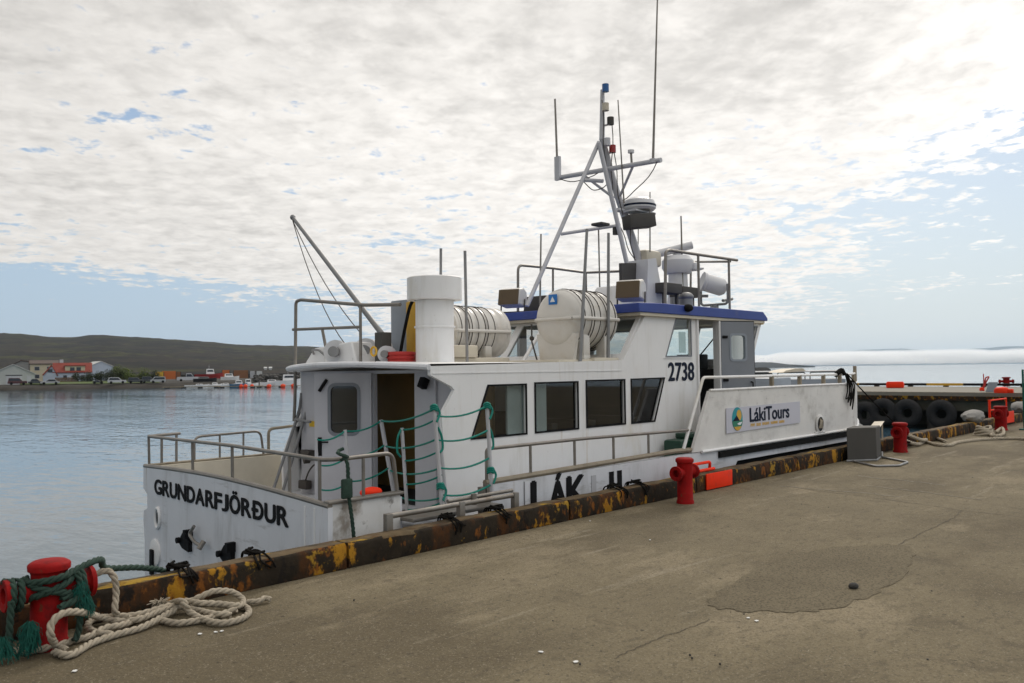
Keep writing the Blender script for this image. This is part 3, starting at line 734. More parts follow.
# --- transom plate with its camber
def transom():
    y0, y1 = CL - HB - .02, CL + HB + .02
    top = [(y0 + (y1 - y0) * i / 14, .43 + .055 * math.sin(math.pi * i / 14)) for i in range(15)]
    out = [(-y, z) for y, z in top]   # local x = -Y
    lo = [(-y1, .15), (-y1 + .14, .09), (-y1 + .15, -.1), (-y1 + .02, -.14), (-y1 + .0, -.24), (-y1 + .05, -.5), (-y1 + .1, -2.4), (-y0 - .1, -2.4), (-y0 - .02, -.6)]
    hole = [(-10.70 + .075 * math.cos(a), -.20 + .12 * math.sin(a)) for a in [k * math.pi / 9 for k in range(18)]]
    me = curve_plate(out + lo, [], .05)
    mb = MB(); mb.mesh(me, STERN((4.525, 0, 0)))
    o = mb.build('transom', m_hull, boat, smooth=30)
    # fairlead ring, hinge plates, lever, round plate
    f = MB(); f.tube([(4.488, 10.57 - .075 * math.cos(a), -.17 + .125 * math.sin(a)) for a in [k * math.pi / 10 for k in range(20)]], .022, 8, True)
    f.build('fairlead', m_white, o); MB().lathe([(.07, 0), (.07, .004)], (4.495, 10.57, -.17), axis=(-1, 0, 0)).build('fairlead_hole', m_dark_in, o)
    for y, z in ((9.62, -.32), (8.46, -.30)):
        h = MB(); h.prism([(4.45, y + .17, z - .03), (4.45, y + .03, z + .10), (4.45, y - .14, z + .13), (4.45, y - .14, z - .11), (4.45, y + .05, z - .09)], (.05, 0, 0)); h.cyl((4.44, y + .10, z), (4.40, y + .10, z), .035); h.bb((4.40, y - .16, z + .05), (4.5, y - .10, z + .15))
        h.build('hinge_plate', m_blackpaint, o)
    lv = MB(); lv.tube(bend([(4.44, 9.28, -.10), (4.42, 9.38, -.20), (4.42, 9.22, -.27), (4.40, 9.02, -.275)], .05), .020, 8); lv.cyl((4.44, 9.0, -.23), (4.38, 9.0, -.31), .03); lv.build('release_lever', m_rail, o)
    MB().lathe([(.0, 0), (.17, 0), (.17, .02), (.14, .03), (0, .03)], (4.5, 10.66, -.62), axis=(-1, 0, 0)).build('round_plate', m_white, o)
    MB().bb((4.44, 10.74, -.9), (4.475, 10.64, -.58), .01).build('zinc_anode', m_blackpaint, o)
    # name across the stern
    t = MB()
    M = STERN((4.494, 10.69, .128)) @ Matrix.Rotation(R_(.6), 4, 'Z')
    Hl = .178; xx = 0.0
    for chx, wl in (('G', .25), ('R', .235), ('U', .235), ('N', .25), ('D', .24), ('A', .26), ('R', .235), ('F', .20), ('J', .165), ('Ö', .26), ('R', .235), ('Ð', .265), ('U', .235), ('R', .235)):
        fit_text(t, chx, .25, M @ Matrix.Translation((xx - (.03 if chx == 'J' else 0), 0, 0)), width=wl * .93, height=Hl * (1.30 if chx == 'Ö' else 1.0), bold=.0105, extrude=.003); xx += wl + {'J': .005, 'R': .012, 'D': .018}.get(chx, .028)
    t.build('stern_lettering', m_blackpaint, o)
    cap = MB(); cap.tube([(4.52, y, z + .012) for y, z in top], .028, 8); cap.build('rail_cap', m_rail, o)
    for y in (6.62, 6.80):
        MB().bb((4.492, y - .012, -.5), (4.5, y + .012, .40)).build('weld_seam', m_white, o)
transom()
def skew_stern(objs):
    for o in objs:
        for v in o.data.vertices:
            y = v.co.y + CL; x = v.co.x + 12
            if x < 5.0: v.co.x += (-.235 + (y - (CL - HB)) * .066) * min(1, (5.0 - x) / .3)
skew_stern([o for o in boat.children_recursive])
# stern bulwark sides
sb = MB(); sb.bb((4.30, CL - HB - .002, -.1), (5.10, CL - HB + .05, .455)); sbo = sb.build('gate_panel', m_gate, boat, bevel=.005)
sc2 = MB(); sc2.bb((4.27, CL - HB - .03, .455), (5.13, CL - HB + .07, .485), .008); sc2.build('rail_cap', m_rail, sbo)
pb = MB(); pb.bb((4.64, CL + HB - .10, -.1), (7.0, CL + HB + .002, .44)); pbo = pb.build('port_bulwark', m_cream, boat, bevel=.005)
MB().bb((4.6, CL + HB - .07, .44), (7.0, CL + HB + .03, .465), .008).build('rail_cap', m_railcap, pbo)
# starboard side rail (rail cap on the hull edge + railing)
rc = MB(); rc.tube([(s, CL - HB + .02, sheer(s) + .035) for s in (6.27, 7, 8, 9, 10, 10.6)], .034, 8); rc.build('hull_rail_cap', m_railcap, boat)
def railing(name, top, posts, r=.02, mat_=m_rail, extra=(), parent=boat):
    mb = MB(); mb.tube(top, r, 10)
    for e in extra: mb.tube(e, r * .9, 10)
    o = mb.build(name, mat_, parent)
    for a, b in posts: MB().cyl(a, b, r * .85, seg=10).build('rail_post', mat_, o)
    return o
ys = CL - HB + .02
railing('side_railing', bend([(6.30, ys, .42), (6.30, ys, .80), (8, ys, .795), (10.42, ys, .755)], .05), [((s, ys, sheer(s)), (s, ys, .79 - .01 * (s - 7))) for s in (7.0, 7.79, 8.57, 9.35)])
bx_ = MB(); bx_.bb((6.19, ys - .03, .0), (6.25, ys + .03, .40)); bx_.bb((6.27, ys - .03, -.08), (6.33, ys + .03, .43)); bx_.build('gate_post', m_rail, boat)
# stern rail
zr = .85
sr_top = bend([(5.08, ys + .0, .47), (5.03, ys, .86), (4.42, ys, .85), (4.34, ys + .15, .84), (4.45, 8.5, .86), (4.62, CL + HB - .05, .83)], .10, 6)
railing('stern_railing', sr_top, [((4.32 + (y - 6.4) * .066, y, .43), (4.32 + (y - 6.4) * .064, y, .84)) for y in (11.06, 9.6, 8.5, 7.2, 6.62)] + [((4.68, ys, .46), (4.68, ys, .86))])
yp = CL + HB - .02
railing('port_railing_stub', bend([(4.62, yp, .83), (5.05, yp, .84)], .05), [((4.80, yp, .45), (4.80, yp, .83)), ((5.0, yp, .45), (5.0, yp, .84))])
railing('port_railing', bend([(5.25, yp, .45), (5.25, yp, .78), (6.25, yp, .80), (6.3, yp, .45)], .10), [((5.62, yp, .45), (5.62, yp, .79)), ((5.98, yp, .45), (5.98, yp, .79))], .017)
railing('port_railing_loop', bend([(6.38, yp, .45), (6.38, yp, .82), (7.1, yp, .86)], .08), [], .022, m_railcap)

# --- bow bulwark
def bow():
    SS = [10.38 + .25 * i for i in range(47)] ; SS = [s for s in SS if s <= 21.9] + [21.9]
    zt = lambda s: 1.30 if s < 14 else 1.30 - .004 * (s - 14)
    def side(sg, name, m_, z_extra=0.0):
        mb = MB(); rings = []
        for s in SS:
            l = hbt(s); a = max(0.0, (11.0 - s)); zz = zt(s) + z_extra
            s_top = s
            if sg < 0 and s < 10.9: zz = .43 + (zz - .43) * max(.0, min(1, (s - 10.37) / .5))
            o_ = l + .0; i_ = max(.0, l - .05)
            rings.append([mb.bm.verts.new((s, CL + sg * (o_ + .015), .43)), mb.bm.verts.new((s, CL + sg * (o_ + .03), zz)), mb.bm.verts.new((s, CL + sg * (i_ + .03), zz)), mb.bm.verts.new((s, CL + sg * i_, .43))])
        for A, B in zip(rings, rings[1:]):
            for k in range(4): mb.bm.faces.new((A[k], A[(k + 1) % 4], B[(k + 1) % 4], B[k]))
        mb.bm.faces.new(rings[0]); mb.bm.faces.new(rings[-1])
        o = mb.build(name, m_, boat, smooth=30); return o
    so = side(-1, 'bow_bulwark', m_bulwark); po = side(1, 'bow_bulwark', m_panel, .03)
    # lip, black rubbing strip, top cap
    for sg, par in ((-1, so), (1, po)):
        e = MB(); e.tube([(s, CL + sg * (hbt(s) + .03), .425) for s in SS if s > 10.4], .022, 8); e.build('lip', m_white, par)
        e = MB(); e.tube([(s, CL + sg * (hbt(s) + .03), zt(s) + .01 + (.03 if sg > 0 else 0)) for s in SS if s >= 10.87], .02, 8); e.build('top_edge', m_white, par)
        e = MB(); rr = [[e.bm.verts.new((s, CL + sg * (hbt(s) + dx), z)) for dx, z in ((.0, .39), (.035, .385), (.035, .295), (.0, .29))] for s in SS if s >= 11.0]
        for A, B in zip(rr, rr[1:]):
            for k in range(4): e.bm.faces.new((A[k], A[(k + 1) % 4], B[(k + 1) % 4], B[k]))
        e.bm.faces.new(rr[0]); e.build('rubbing_strip', m_black, par)
    # rail on posts, starboard
    tops = [(s, CL - hbt(s) + .02, 1.50 - .003 * (s - 11)) for s in (10.78, 12, 13, 14, 15, 16, 16.6, 17.2, 17.7, 18.2)]
    path = bend([(10.2, CL - HB + .02, .47), tops[0]] + tops[1:], .06)
    rl = MB(); rl.tube(path, .024, 10); ro = rl.build('bow_railing', m_white, boat)
    for s in (12.95, 14.0, 15.0, 15.75, 17.0): MB().bb((s - .03, CL - hbt(s) - .01, zt(s)), (s + .03, CL - hbt(s) + .05, 1.49), .004).build('rail_post', m_railcap, ro)
    for s, h in ((18.0, 1.55), (18.4, 1.64)): MB().bb((s - .03, CL - hbt(s) - .02, zt(s)), (s + .03, CL - hbt(s) + .04, h), .004).build('rail_post', m_railcap, ro)
    # port rail with grey spray panels and rounded black frames
    pr = MB(); pr.tube([(s, CL + hbt(s) - .02, 1.52) for s in (12, 14, 16, 17.2, 18.2, 19, 20, 21, 21.8)], .02, 8); pro = pr.build('bow_railing', m_white, boat)
    for i in range(9):
        s0 = 13.2 + i * .95; s1 = s0 + .8
        p0 = Vector((s0, CL + hbt(s0) - .035, 0)); p1 = Vector((s1, CL + hbt(s1) - .035, 0))
        fr = MB(); fr.tube(bend([p0 + Vector((0, 0, 1.31)), p0 + Vector((0, 0, 1.49)), p1 + Vector((0, 0, 1.49)), p1 + Vector((0, 0, 1.31))], .06), .014, 6); fr.build('panel_frame', m_blackpaint, pro)
    # round cut-out with rope, name plate, logo
    h = MB(); h.lathe([(.0, 0), (.17, 0), (.17, .02), (.155, .028), (.13, .028), (.13, .012), (0, .012)], (14.67, CL - HB - .024, .60), axis=(0, -1, 0), seg=24)
    h.build('fairlead', m_bulwark, so); MB().lathe([(.13, 0), (.13, .006)], (14.67, CL - HB - .034, .60), axis=(0, -1, 0)).build('fairlead_hole', m_dark_in, so)
    gr = MB()
    for k in range(4): gr.tube(smooth_path([(14.60 + .04 * k, CL - HB - .05, .53), (14.62 + .03 * k, CL - HB - .065, .60 + .02 * k), (14.66 + .03 * k, CL - HB - .05, .70 - .02 * k)], 4), .014, 6)
    gr.build('rope_stub', m_beigerope, so)
    MB().bb((14.48, CL - HB - .05, .44), (14.86, CL - HB - .02, .475), .004).build('fairlead_sill', m_white, so)
    yf = CL - HB - .026 - .014
    M_sign = Matrix.Translation((11.41, yf, .65))
    sg_ = MB(); sg_.prism([(11.33, yf, .645), (13.86, yf, .675), (13.86, yf, 1.04), (11.33, yf, 1.025)], (0, .008, 0)); sgo = sg_.build('sign_board', m_sign, so)
    cx, cz = 11.66, .85
    def oval(y, rx, rz, f=lambda a: True): return [(cx + rx * math.cos(a), y, cz + rz * math.sin(a)) for a in [k * 2 * math.pi / 40 for k in range(40)]]
    MB().prism(oval(yf - .003, .165, .18), (0, .003, 0)).build('emblem_sky', m_signteal, sgo)
    MB().prism([(cx + .05 + .075 * math.cos(a), yf - .006, cz + .055 + .085 * math.sin(a)) for a in [k * math.pi / 12 for k in range(24)]], (0, .003, 0)).build('emblem_sun', m_gold, sgo)
    MB().prism([(cx - .155, yf - .009, cz - .03), (cx - .06, yf - .009, cz + .03), (cx - .03, yf - .009, cz + .055), (cx + .03, yf - .009, cz + .0), (cx + .06, yf - .009, cz - .03)], (0, .003, 0)).build('emblem_mountain', m_navy, sgo)
    lowarc = [(cx + .165 * math.cos(a), yf - .006, cz + .18 * math.sin(a)) for a in [math.pi + .16 + (math.pi - .32) * k / 20 for k in range(21)]]
    MB().prism(lowarc, (0, .003, 0)).build('emblem_sea', m_signgreen, sgo)
    lowarc = [(cx + .150 * math.cos(a), yf - .009, cz + .178 * math.sin(a)) for a in [math.pi + .72 + (math.pi - 1.44) * k / 16 for k in range(17)]]
    MB().prism(lowarc, (0, .003, 0)).build('emblem_beach', m_gold, sgo)
    MB().prism([(cx - .02, yf - .012, cz - .075), (cx + .05, yf - .012, cz - .055), (cx + .14, yf - .012, cz - .05), (cx + .08, yf - .012, cz - .095), (cx + .02, yf - .012, cz - .095)], (0, .003, 0)).build('emblem_wave', m_signwhite, sgo)
    t = MB(); fit_text(t, 'LákiTours', .2, STARB((12.06, yf - .002, .782)) @ Matrix.Rotation(R_(.2), 4, 'Z'), width=1.37, height=.215, bold=.009, extrude=.002); t.build('sign_lettering', m_navy, sgo)
    # small gold strap line: only letter-like strokes are visible
    g = MB(); rnd = random.Random(2); x = 12.08
    for word in (3, 3, 5, 5, 4):
        for k in range(word):
            w = .05
            sh = rnd.choice('nuoei')
            g.bb((x, yf - .003, .708), (x + .012, yf, .752)); g.bb((x + .028, yf - .003, .708), (x + .040, yf, .752))
            if sh in 'noe': g.bb((x + .0122, yf - .003, .742), (x + .0278, yf, .752))
            if sh in 'uo': g.bb((x + .0122, yf - .003, .708), (x + .0278, yf, .718))
            if sh in 'ei': g.bb((x + .0122, yf - .003, .726), (x + .0278, yf, .735))
            x += w
        x += .044
    g.build('sign_strapline', m_gold, sgo)
    # foredeck and cream hatch board showing above the rail
    MB().prism([(11, CL - 2.28, .30), (16, CL - 2.28, .30), (18.2, CL - 1.85, .30), (20, CL - .95, .30), (21.5, CL - .2, .30), (21.5, CL + .2, .30), (20, CL + .95, .30), (18.2, CL + 1.85, .30), (16, CL + 2.28, .30), (11, CL + 2.28, .30)], (0, 0, .03)).build('foredeck', m_deck, boat)
    MB().bb((16.9, 8.4, .33), (17.9, 9.2, 1.40), .03).build('deck_locker', m_panel, boat)
    w = MB(); w.prism([at(783, 372.6, t=8.5), at(806, 371.0, t=8.5), at(803, 368.3, t=8.5), at(795, 368.6, t=8.5), at(786, 370.6, t=8.5)], (0, .35, 0)); w.build('locker_cover', m_lightwood, boat)
bow()
# letters on the hull side
def hull_letters():
    y = CL - HB - .004
    for ch, x, w, h in (('L', 6.99, .24, .35), ('Á', 7.30, .29, .40), ('K', 7.62, .33, .34)):
        t = MB(); fit_text(t, ch, .4, STARB((x, y, .02)), width=w, height=h, bold=.022, extrude=.003); t.build('hull_letter', m_blackpaint, hull_o)
    for x in (8.44, 8.61): MB().bb((x, y - .003, .02), (x + .095, y + .003, .345)).build('hull_letter', m_blackpaint, hull_o)
    f = MB(); f.bb((8.08, y - .002, .06), (8.17, y + .002, .335)); f.build('worn_letter', m_letter_faded, hull_o)
    MB().bb((6.86, y - .001, -.6), (6.875, y + .002, .39)).build('weld_seam', m_steel, hull_o)
hull_letters()

# --- deckhouse
SIDE = CL - 1.85            # 6.90 starboard wall plane
PORT = CL + 1.85
ZR = 1.70
W1 = [(6.81, 1.468), (7.458, 1.468), (7.458, .87), (6.53, .87)]
W2 = [(7.62, 1.48), (8.455, 1.48), (8.455, .872), (7.62, .872)]
W3 = [(8.632, 1.49), (9.49, 1.49), (9.49, .878), (8.632, .878)]
W4 = [(9.645, 1.492), (10.49, 1.498), (10.21, .877), (9.645, .877)]
WW = [(10.838, 2.39), (11.25, 2.405), (11.25, 1.83), (10.54, 1.82)]
DOOR = [(11.44, 2.40), (12.02, 2.42), (12.02, .32), (11.44, .32)]
WF = [(12.95, 2.35), (13.42, 2.35), (13.14, 1.82), (12.95, 1.82)]
OUT = [(5.93, 1.60), (5.93, 1.70), (9.47, 1.765), (10.05, 2.45), (13.60, 2.45), (13.19, 1.70), (13.19, .31), (11.0, .31), (11.0, -.08), (6.14, -.08), (6.09, 1.17), (6.28, 1.43), (6.24, 1.47)]
def walls():
    for y, name in ((SIDE, 'starboard_wall'), (PORT, 'port_wall')):
        me = curve_plate(OUT if y == SIDE else [(6.62, 1.66), (9.47, 1.765)] + OUT[3:9] + [(6.62, -.08)], [W1, W2, W3, W4, WW, WF, DOOR], .05)
        mb = MB(); mb.mesh(me, STARB((0, y + (.025 if y == SIDE else -.025), 0)))
        o = mb.build(name, m_white, boat, smooth=30)
        yy = y + (.03 if y == SIDE else -.03)
        for i, w in enumerate((W1, W2, W3, W4, WW, WF)):
            c = Vector((sum(p[0] for p in w) / 4, yy, sum(p[1] for p in w) / 4))
            g = MB(); g.prism([(p[0] + (.004 if p[0] < c.x else -.004), yy, p[1] + (.004 if p[1] < c.z else -.004)) for p in w], (0, .005, 0)); go = g.build('window', m_tint if i < 4 else m_glass, o, smooth=False)
            f = MB(); yo = y - .004 if y == SIDE else y + .004
            inner = [((p[0] * .97 + c.x * .03) + 0, p[1] * .97 + c.z * .03) for p in w]
            outer = [(p[0] + (.012 if p[0] > c.x else -.012), p[1] + (.012 if p[1] > c.z else -.012)) for p in w]
            mef = curve_plate(outer, [inner], .012); f.mesh(mef, STARB((0, yo, 0))); f.build('window_frame', m_blackpaint if i < 4 else m_grey_door, go)
        if y == SIDE:
            cu = MB(); cu.bb((7.19, y + .06, .86), (7.50, y + .09, 1.49)); cu.build('curtain', m_curtain, o); cu = MB(); cu.bb((7.56, y + .06, .86), (7.90, y + .09, 1.5)); cu.build('curtain', m_curtain, o)
            # seam strip along the roof edge and rust run
            MB().bb((5.95, y - .008, 1.615), (9.42, y - .003, 1.625)).build('weld_seam', m_white, o)
            nb = MB(); fit_text(nb, '2738', .3, STARB((10.60, y - .004, 1.455)), width=.71, height=.27, bold=.011, extrude=.002); nb.build('registration_number', m_navy, o)
            for x0, x1 in ((10.52, 10.52),): pass
            MB().bb((10.48, y - .012, 1.79), (11.28, y - .002, 1.80)).build('window_sill', m_white, o)
            dj = MB(); dj.bb((11.40, y - .03, .32), (11.44, y + .06, 2.43)); dj.bb((12.02, y - .03, .32), (12.06, y + .06, 2.43)); dj.build('door_frame', m_white, o)
    # aft wall with the doorway
    me = curve_plate([(-(PORT - .06), -.08), (-(PORT - .06), 1.66), (-(SIDE + .06), 1.66), (-(SIDE + .06), -.08)], [[(-8.80, -.02), (-8.80, 1.62), (-7.98, 1.62), (-7.98, -.02)]], .05)
    mb = MB(); mb.mesh(me, STERN((6.62, 0, 0))); aw = mb.build('aft_wall', m_wall_in, boat, smooth=30)
    MB().bb((6.565, 7.55, -.08), (6.59, 7.58, 1.6)).build('wall_rib', m_wall_in, aw)
    MB().box((6.52, 7.72, 1.50), (.10, .09, .13), rot=Matrix.Rotation(R_(25), 3, 'Y'), bev=.01).build('deck_lamp', m_blackpaint, aw)
    a_ = at(309.5, 421, s=6.585); b_ = at(317, 427, s=6.585); MB().bb((6.58, b_.y, b_.z), (6.594, a_.y, a_.z)).build('yellow_label', m_yellowsticker, aw)
    ho = MB(); ho.tube(bend([(6.56, 10.6, .95), (6.5, 10.6, .98), (6.5, 10.15, .95)], .03), .018, 8); ho.build('grab_rail', m_steel, aw)
    cb = MB(); cb.tube(smooth_path([(6.5, 10.35, .0), (6.5, 10.2, .25), (6.52, 10.05, .35), (6.5, 10.0, .1)], 6), .012, 6); cb.bb((6.45, 10.2, .0), (6.55, 10.4, .12), .01); cb.bb((6.48, 10.15, .40), (6.58, 10.27, .55), .01); cb.prism([(6.45, 10.35, .55), (6.45, 10.10, .55), (6.45, 10.25, .36)], (.1, 0, 0)); cb.build('valve_gear', m_strap, aw)
    # interior: floor, partition, furniture, ceiling panels
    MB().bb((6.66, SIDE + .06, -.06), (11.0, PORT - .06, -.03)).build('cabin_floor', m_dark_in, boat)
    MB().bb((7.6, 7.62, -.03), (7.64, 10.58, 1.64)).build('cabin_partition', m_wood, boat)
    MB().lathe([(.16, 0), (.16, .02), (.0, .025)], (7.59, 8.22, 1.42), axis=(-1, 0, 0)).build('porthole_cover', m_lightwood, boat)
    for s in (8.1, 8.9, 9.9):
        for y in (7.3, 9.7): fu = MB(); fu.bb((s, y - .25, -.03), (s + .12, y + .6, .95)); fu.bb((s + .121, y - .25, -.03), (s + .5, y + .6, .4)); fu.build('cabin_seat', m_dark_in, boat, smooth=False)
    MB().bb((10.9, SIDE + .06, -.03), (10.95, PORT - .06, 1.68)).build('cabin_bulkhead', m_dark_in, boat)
    MB().bb((10.0, SIDE + .06, 1.62), (13.16, PORT - .06, 1.66)).build('wheelhouse_shelf', m_dark_in, boat) if False else None
    # aft deck of the upper level / cabin roof
    edge = [(5.92, SIDE - .0), (5.88, 7.8), (5.90, 8.75), (6.02, 9.6), (6.28, 10.35), (6.6, PORT + .06)]
    rp = [(x, y) for x, y in edge] + [(9.9, PORT + .02), (9.9, SIDE)]
    rpp = smooth_path([(x, y, 0) for x, y in edge], 5)
    cam_ = lambda y: .05 * math.sin(math.pi * max(0, min(1, (y - SIDE) / (PORT - SIDE))))
    mb = MB(); A = [(v.x, v.y, 1.655 + cam_(v.y)) for v in rpp]; B = [(9.9, v.y, 1.72) for v in rpp]
    va = [[mb.bm.verts.new((x, y, z + dz)) for x, y, z in A] for dz in (0, .07)]; vb = [[mb.bm.verts.new((x, y, z + dz)) for x, y, z in B] for dz in (0, .03)]
    n = len(A)
    for k in range(n - 1):
        mb.bm.faces.new((va[1][k], va[1][k + 1], vb[1][k + 1], vb[1][k])); mb.bm.faces.new((va[0][k], vb[0][k], vb[0][k + 1], va[0][k + 1])); mb.bm.faces.new((va[0][k], va[0][k + 1], va[1][k + 1], va[1][k]))
    ro = mb.build('cabin_roof', m_white, boat, smooth=30)
    er = MB(); er.tube([(v.x - .012, v.y, 1.69 + cam_(v.y)) for v in rpp], .035, 8); er.build('roof_edge', m_hull, ro)
    return ro
roof = walls()
# open aft door
def aft_door():
    hinge = Vector((6.58, 8.80, 0)); ang = R_(131)     # direction of the leaf from +X
    d = Vector((math.cos(ang), math.sin(ang), 0)); nrm = Vector((d.y, -d.x, 0)); W = .77; H0, H1 = -.03, 1.63
    if nrm.dot(Vector((-1, -1, 0))) < 0: nrm = -nrm
    rot = Matrix((d, (0, 0, 1), d.cross(Vector((0, 0, 1))))).transposed()
    M = Matrix.Translation(hinge) @ rot.to_4x4()
    def rr(x0, x1, z0, z1, r):
        o = []
        for cx, cz, a0 in ((x1 - r, z1 - r, 0), (x0 + r, z1 - r, 90), (x0 + r, z0 + r, 180), (x1 - r, z0 + r, 270)):
            for k in range(5): a = R_(a0 + 22.5 * k); o.append((cx + r * math.cos(a), cz + r * math.sin(a)))
        return o
    hole = rr(.19, .57, .84, 1.48, .08)
    me = curve_plate([(0.02, H0), (W, H0), (W, H1), (.02, H1)], [hole], .045); mb = MB(); mb.mesh(me, M); do = mb.build('aft_door', m_wall_in, boat, smooth=30)
    fr = curve_plate(rr(.165, .595, .815, 1.505, .10), [rr(.205, .555, .855, 1.465, .07)], .065); MB().mesh(fr, M).build('window_frame', m_grey_door, do)
    g = MB(); g.prism([M @ Vector((x, z, 0)) for x, z in hole], M.to_3x3() @ Vector((0, 0, .004))); g.build('window', m_dim, do, smooth=False)
    for sgn in (-1, 1):
        h = MB(); off = M.to_3x3() @ Vector((0, 0, .03 * sgn))
        h.tube(bend([M @ Vector((.70, .74, .02 * sgn)), M @ Vector((.70, .74, .06 * sgn)), M @ Vector((.58, .74, .06 * sgn))], .02), .011, 8); h.box(M @ Vector((.70, .68, .027 * sgn)), (.05, .24, .012), rot=rot); h.build('handle', m_blackpaint, do)
    for sgn in (-1, 1):
        k = MB(); k.cyl(M @ Vector((.70, 1.40, .05 * sgn)), M @ Vector((.60, 1.55, .05 * sgn)), .022); k.build('door_stay', m_blackpaint, do)
aft_door()
# slanted port wing and its handrails
wg = MB(); wg.prism([(7.1, PORT + .12, 1.6), (6.85, PORT + .12, 1.6), (6.76, PORT + .12, 1.25), (6.40, PORT + .12, .42), (6.42, PORT + .12, -.1), (7.1, PORT + .12, -.1)], (0, .05, 0)); wg.build('port_wing', m_white, boat)
for dy in (0, .10):
    hr = MB(); hr.tube(bend([(6.60 + dy * .6, 10.54 - dy, 1.35), (6.57 + dy * .6, 10.54 - dy, 1.12), (6.12 + dy, 10.54 - dy, -.05)], .08), .022, 8); hr.build('stair_handrail', m_steel, boat)
# green box and orange cover on the deck
gx = MB(); gx.bb((10.33, 6.52, -.05), (10.98, 6.84, .60), .04); gx.bb((10.62, 6.50, .60), (10.98, 6.82, .68), .02); gx.build('deck_box', m_greenplastic, boat)
MB().sphere(at(371, 492, t=6.9), .085, (1.5, 1, .6)).build('orange_float', m_orange, boat)

# --- wheelhouse
def wheelhouse():
    rf = MB(); y0, y1 = SIDE - .09, PORT + .09
    rf.prism([(9.75, y0, 2.45), (9.75, y0, 2.58), (10.3, y0, 2.60), (13.48, y0, 2.605), (13.64, y0, 2.50), (13.64, y0, 2.45)], (0, y1 - y0, 0)); ro = rf.build('wheelhouse_roof', m_blue, boat, bevel=.01)
    MB().bb((9.8, y0 + .02, 2.405), (13.56, y1 - .02, 2.449)).build('roof_soffit', m_cream, ro)
    MB().bb((13.52, y0 + .05, 2.39), (13.6, y0 + .13, 2.45), .01).build('nav_lamp', m_yellowsticker, ro)
    # sloping aft bulkhead with two windows
    a0, a1 = Vector((9.49, 0, 1.74)), Vector((10.04, 0, 2.44)); L_ = (a1 - a0).length; dz = (a1 - a0).normalized()
    M = Matrix((( 0, dz.x, -dz.z, a0.x), (-1, 0, 0, 0), (0, dz.z, dz.x, a0.z), (0, 0, 0, 1)))
    def yx(y): return -y
    o_ = [(yx(SIDE + .05), 0), (yx(SIDE + .05), L_), (yx(PORT - .05), L_), (yx(PORT - .05), 0)]
    def win(ya, yb): return [(yx(ya), .13), (yx(ya), L_ - .10), (yx(yb), L_ - .10), (yx(yb), .13)]
    wins = [win(7.02, 8.2), win(8.35, 9.25), win(9.4, 10.45)]
    me = curve_plate(o_, wins, .045); aw = MB().mesh(me, M).build('wheelhouse_aft_wall', m_white, boat, smooth=30)
    for w in wins:
        g = MB(); g.prism([M @ Vector((x, y, 0)) for x, y in w], M.to_3x3() @ Vector((0, 0, .005))); g.build('window', m_tint, aw, smooth=False)
    # front wall, leaning outwards, with windows
    b0, b1 = Vector((13.17, 0, 1.66)), Vector((13.575, 0, 2.45)); L2 = (b1 - b0).length; d2 = (b1 - b0).normalized()
    M2 = Matrix(((0, d2.x, -d2.z, b0.x), (-1, 0, 0, 0), (0, d2.z, d2.x, b0.z), (0, 0, 0, 1)))
    o2 = [(yx(SIDE + .05), 0), (yx(SIDE + .05), L2), (yx(PORT - .05), L2), (yx(PORT - .05), 0)]
    w2 = [[(yx(ya), .14), (yx(ya), L2 - .08), (yx(yb), L2 - .08), (yx(yb), .14)] for ya, yb in ((7.05, 8.1), (8.2, 9.3), (9.4, 10.45))]
    fo = MB().mesh(curve_plate(o2, w2, .045), M2).build('wheelhouse_front_wall', m_wall_in, boat, smooth=30)
    for w in w2: MB().prism([M2 @ Vector((x, y, 0)) for x, y in w], M2.to_3x3() @ Vector((0, 0, .005))).build('window', m_glass, fo, smooth=False)
    MB().bb((13.12, SIDE + .05, .33), (13.17, PORT - .05, 1.66)).build('wheelhouse_front_panel', m_white, boat)
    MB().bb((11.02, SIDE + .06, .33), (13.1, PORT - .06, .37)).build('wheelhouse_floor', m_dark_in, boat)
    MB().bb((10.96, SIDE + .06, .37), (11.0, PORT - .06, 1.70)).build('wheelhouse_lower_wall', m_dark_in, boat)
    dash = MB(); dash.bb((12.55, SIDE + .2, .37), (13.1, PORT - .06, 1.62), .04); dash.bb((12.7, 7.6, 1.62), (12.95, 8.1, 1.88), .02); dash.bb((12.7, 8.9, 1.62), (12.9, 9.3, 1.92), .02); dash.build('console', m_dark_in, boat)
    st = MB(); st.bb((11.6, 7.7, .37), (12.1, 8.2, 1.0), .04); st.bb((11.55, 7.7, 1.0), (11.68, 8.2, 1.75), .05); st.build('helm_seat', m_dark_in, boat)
    wip = MB(); wip.cyl((13.30, 7.5, 2.36), (13.15, 7.9, 1.85), .012); wip.build('wiper', m_blackpaint, boat)
    pp = MB(); pp.bb((10.98, SIDE + .045, 1.88), (11.17, SIDE + .05, 2.2)); pp.build('notice_sheet', m_curtain, boat)
    # open wheelhouse door, hinged forward
    hinge = Vector((12.05, SIDE - .03, 0)); a = R_(-22); d = Vector((math.cos(a), math.sin(a), 0))
    rot = Matrix((d, (0, 0, 1), d.cross(Vector((0, 0, 1))))).transposed(); Md = Matrix.Translation(hinge) @ rot.to_4x4()
    def rr(x0, x1, z0, z1, r):
        o = []
        for cx, cz, a0_ in ((x1 - r, z1 - r, 0), (x0 + r, z1 - r, 90), (x0 + r, z0 + r, 180), (x1 - r, z0 + r, 270)):
            for k in range(5): t = R_(a0_ + 22.5 * k); o.append((cx + r * math.cos(t), cz + r * math.sin(t)))
        return o
    hole = rr(.21, .53, 1.76, 2.18, .06)
    do = MB().mesh(curve_plate([(.03, .35), (.70, .35), (.70, 2.39), (.03, 2.39)], [hole], .045), Md).build('wheelhouse_door', m_grey_door, boat, smooth=30)
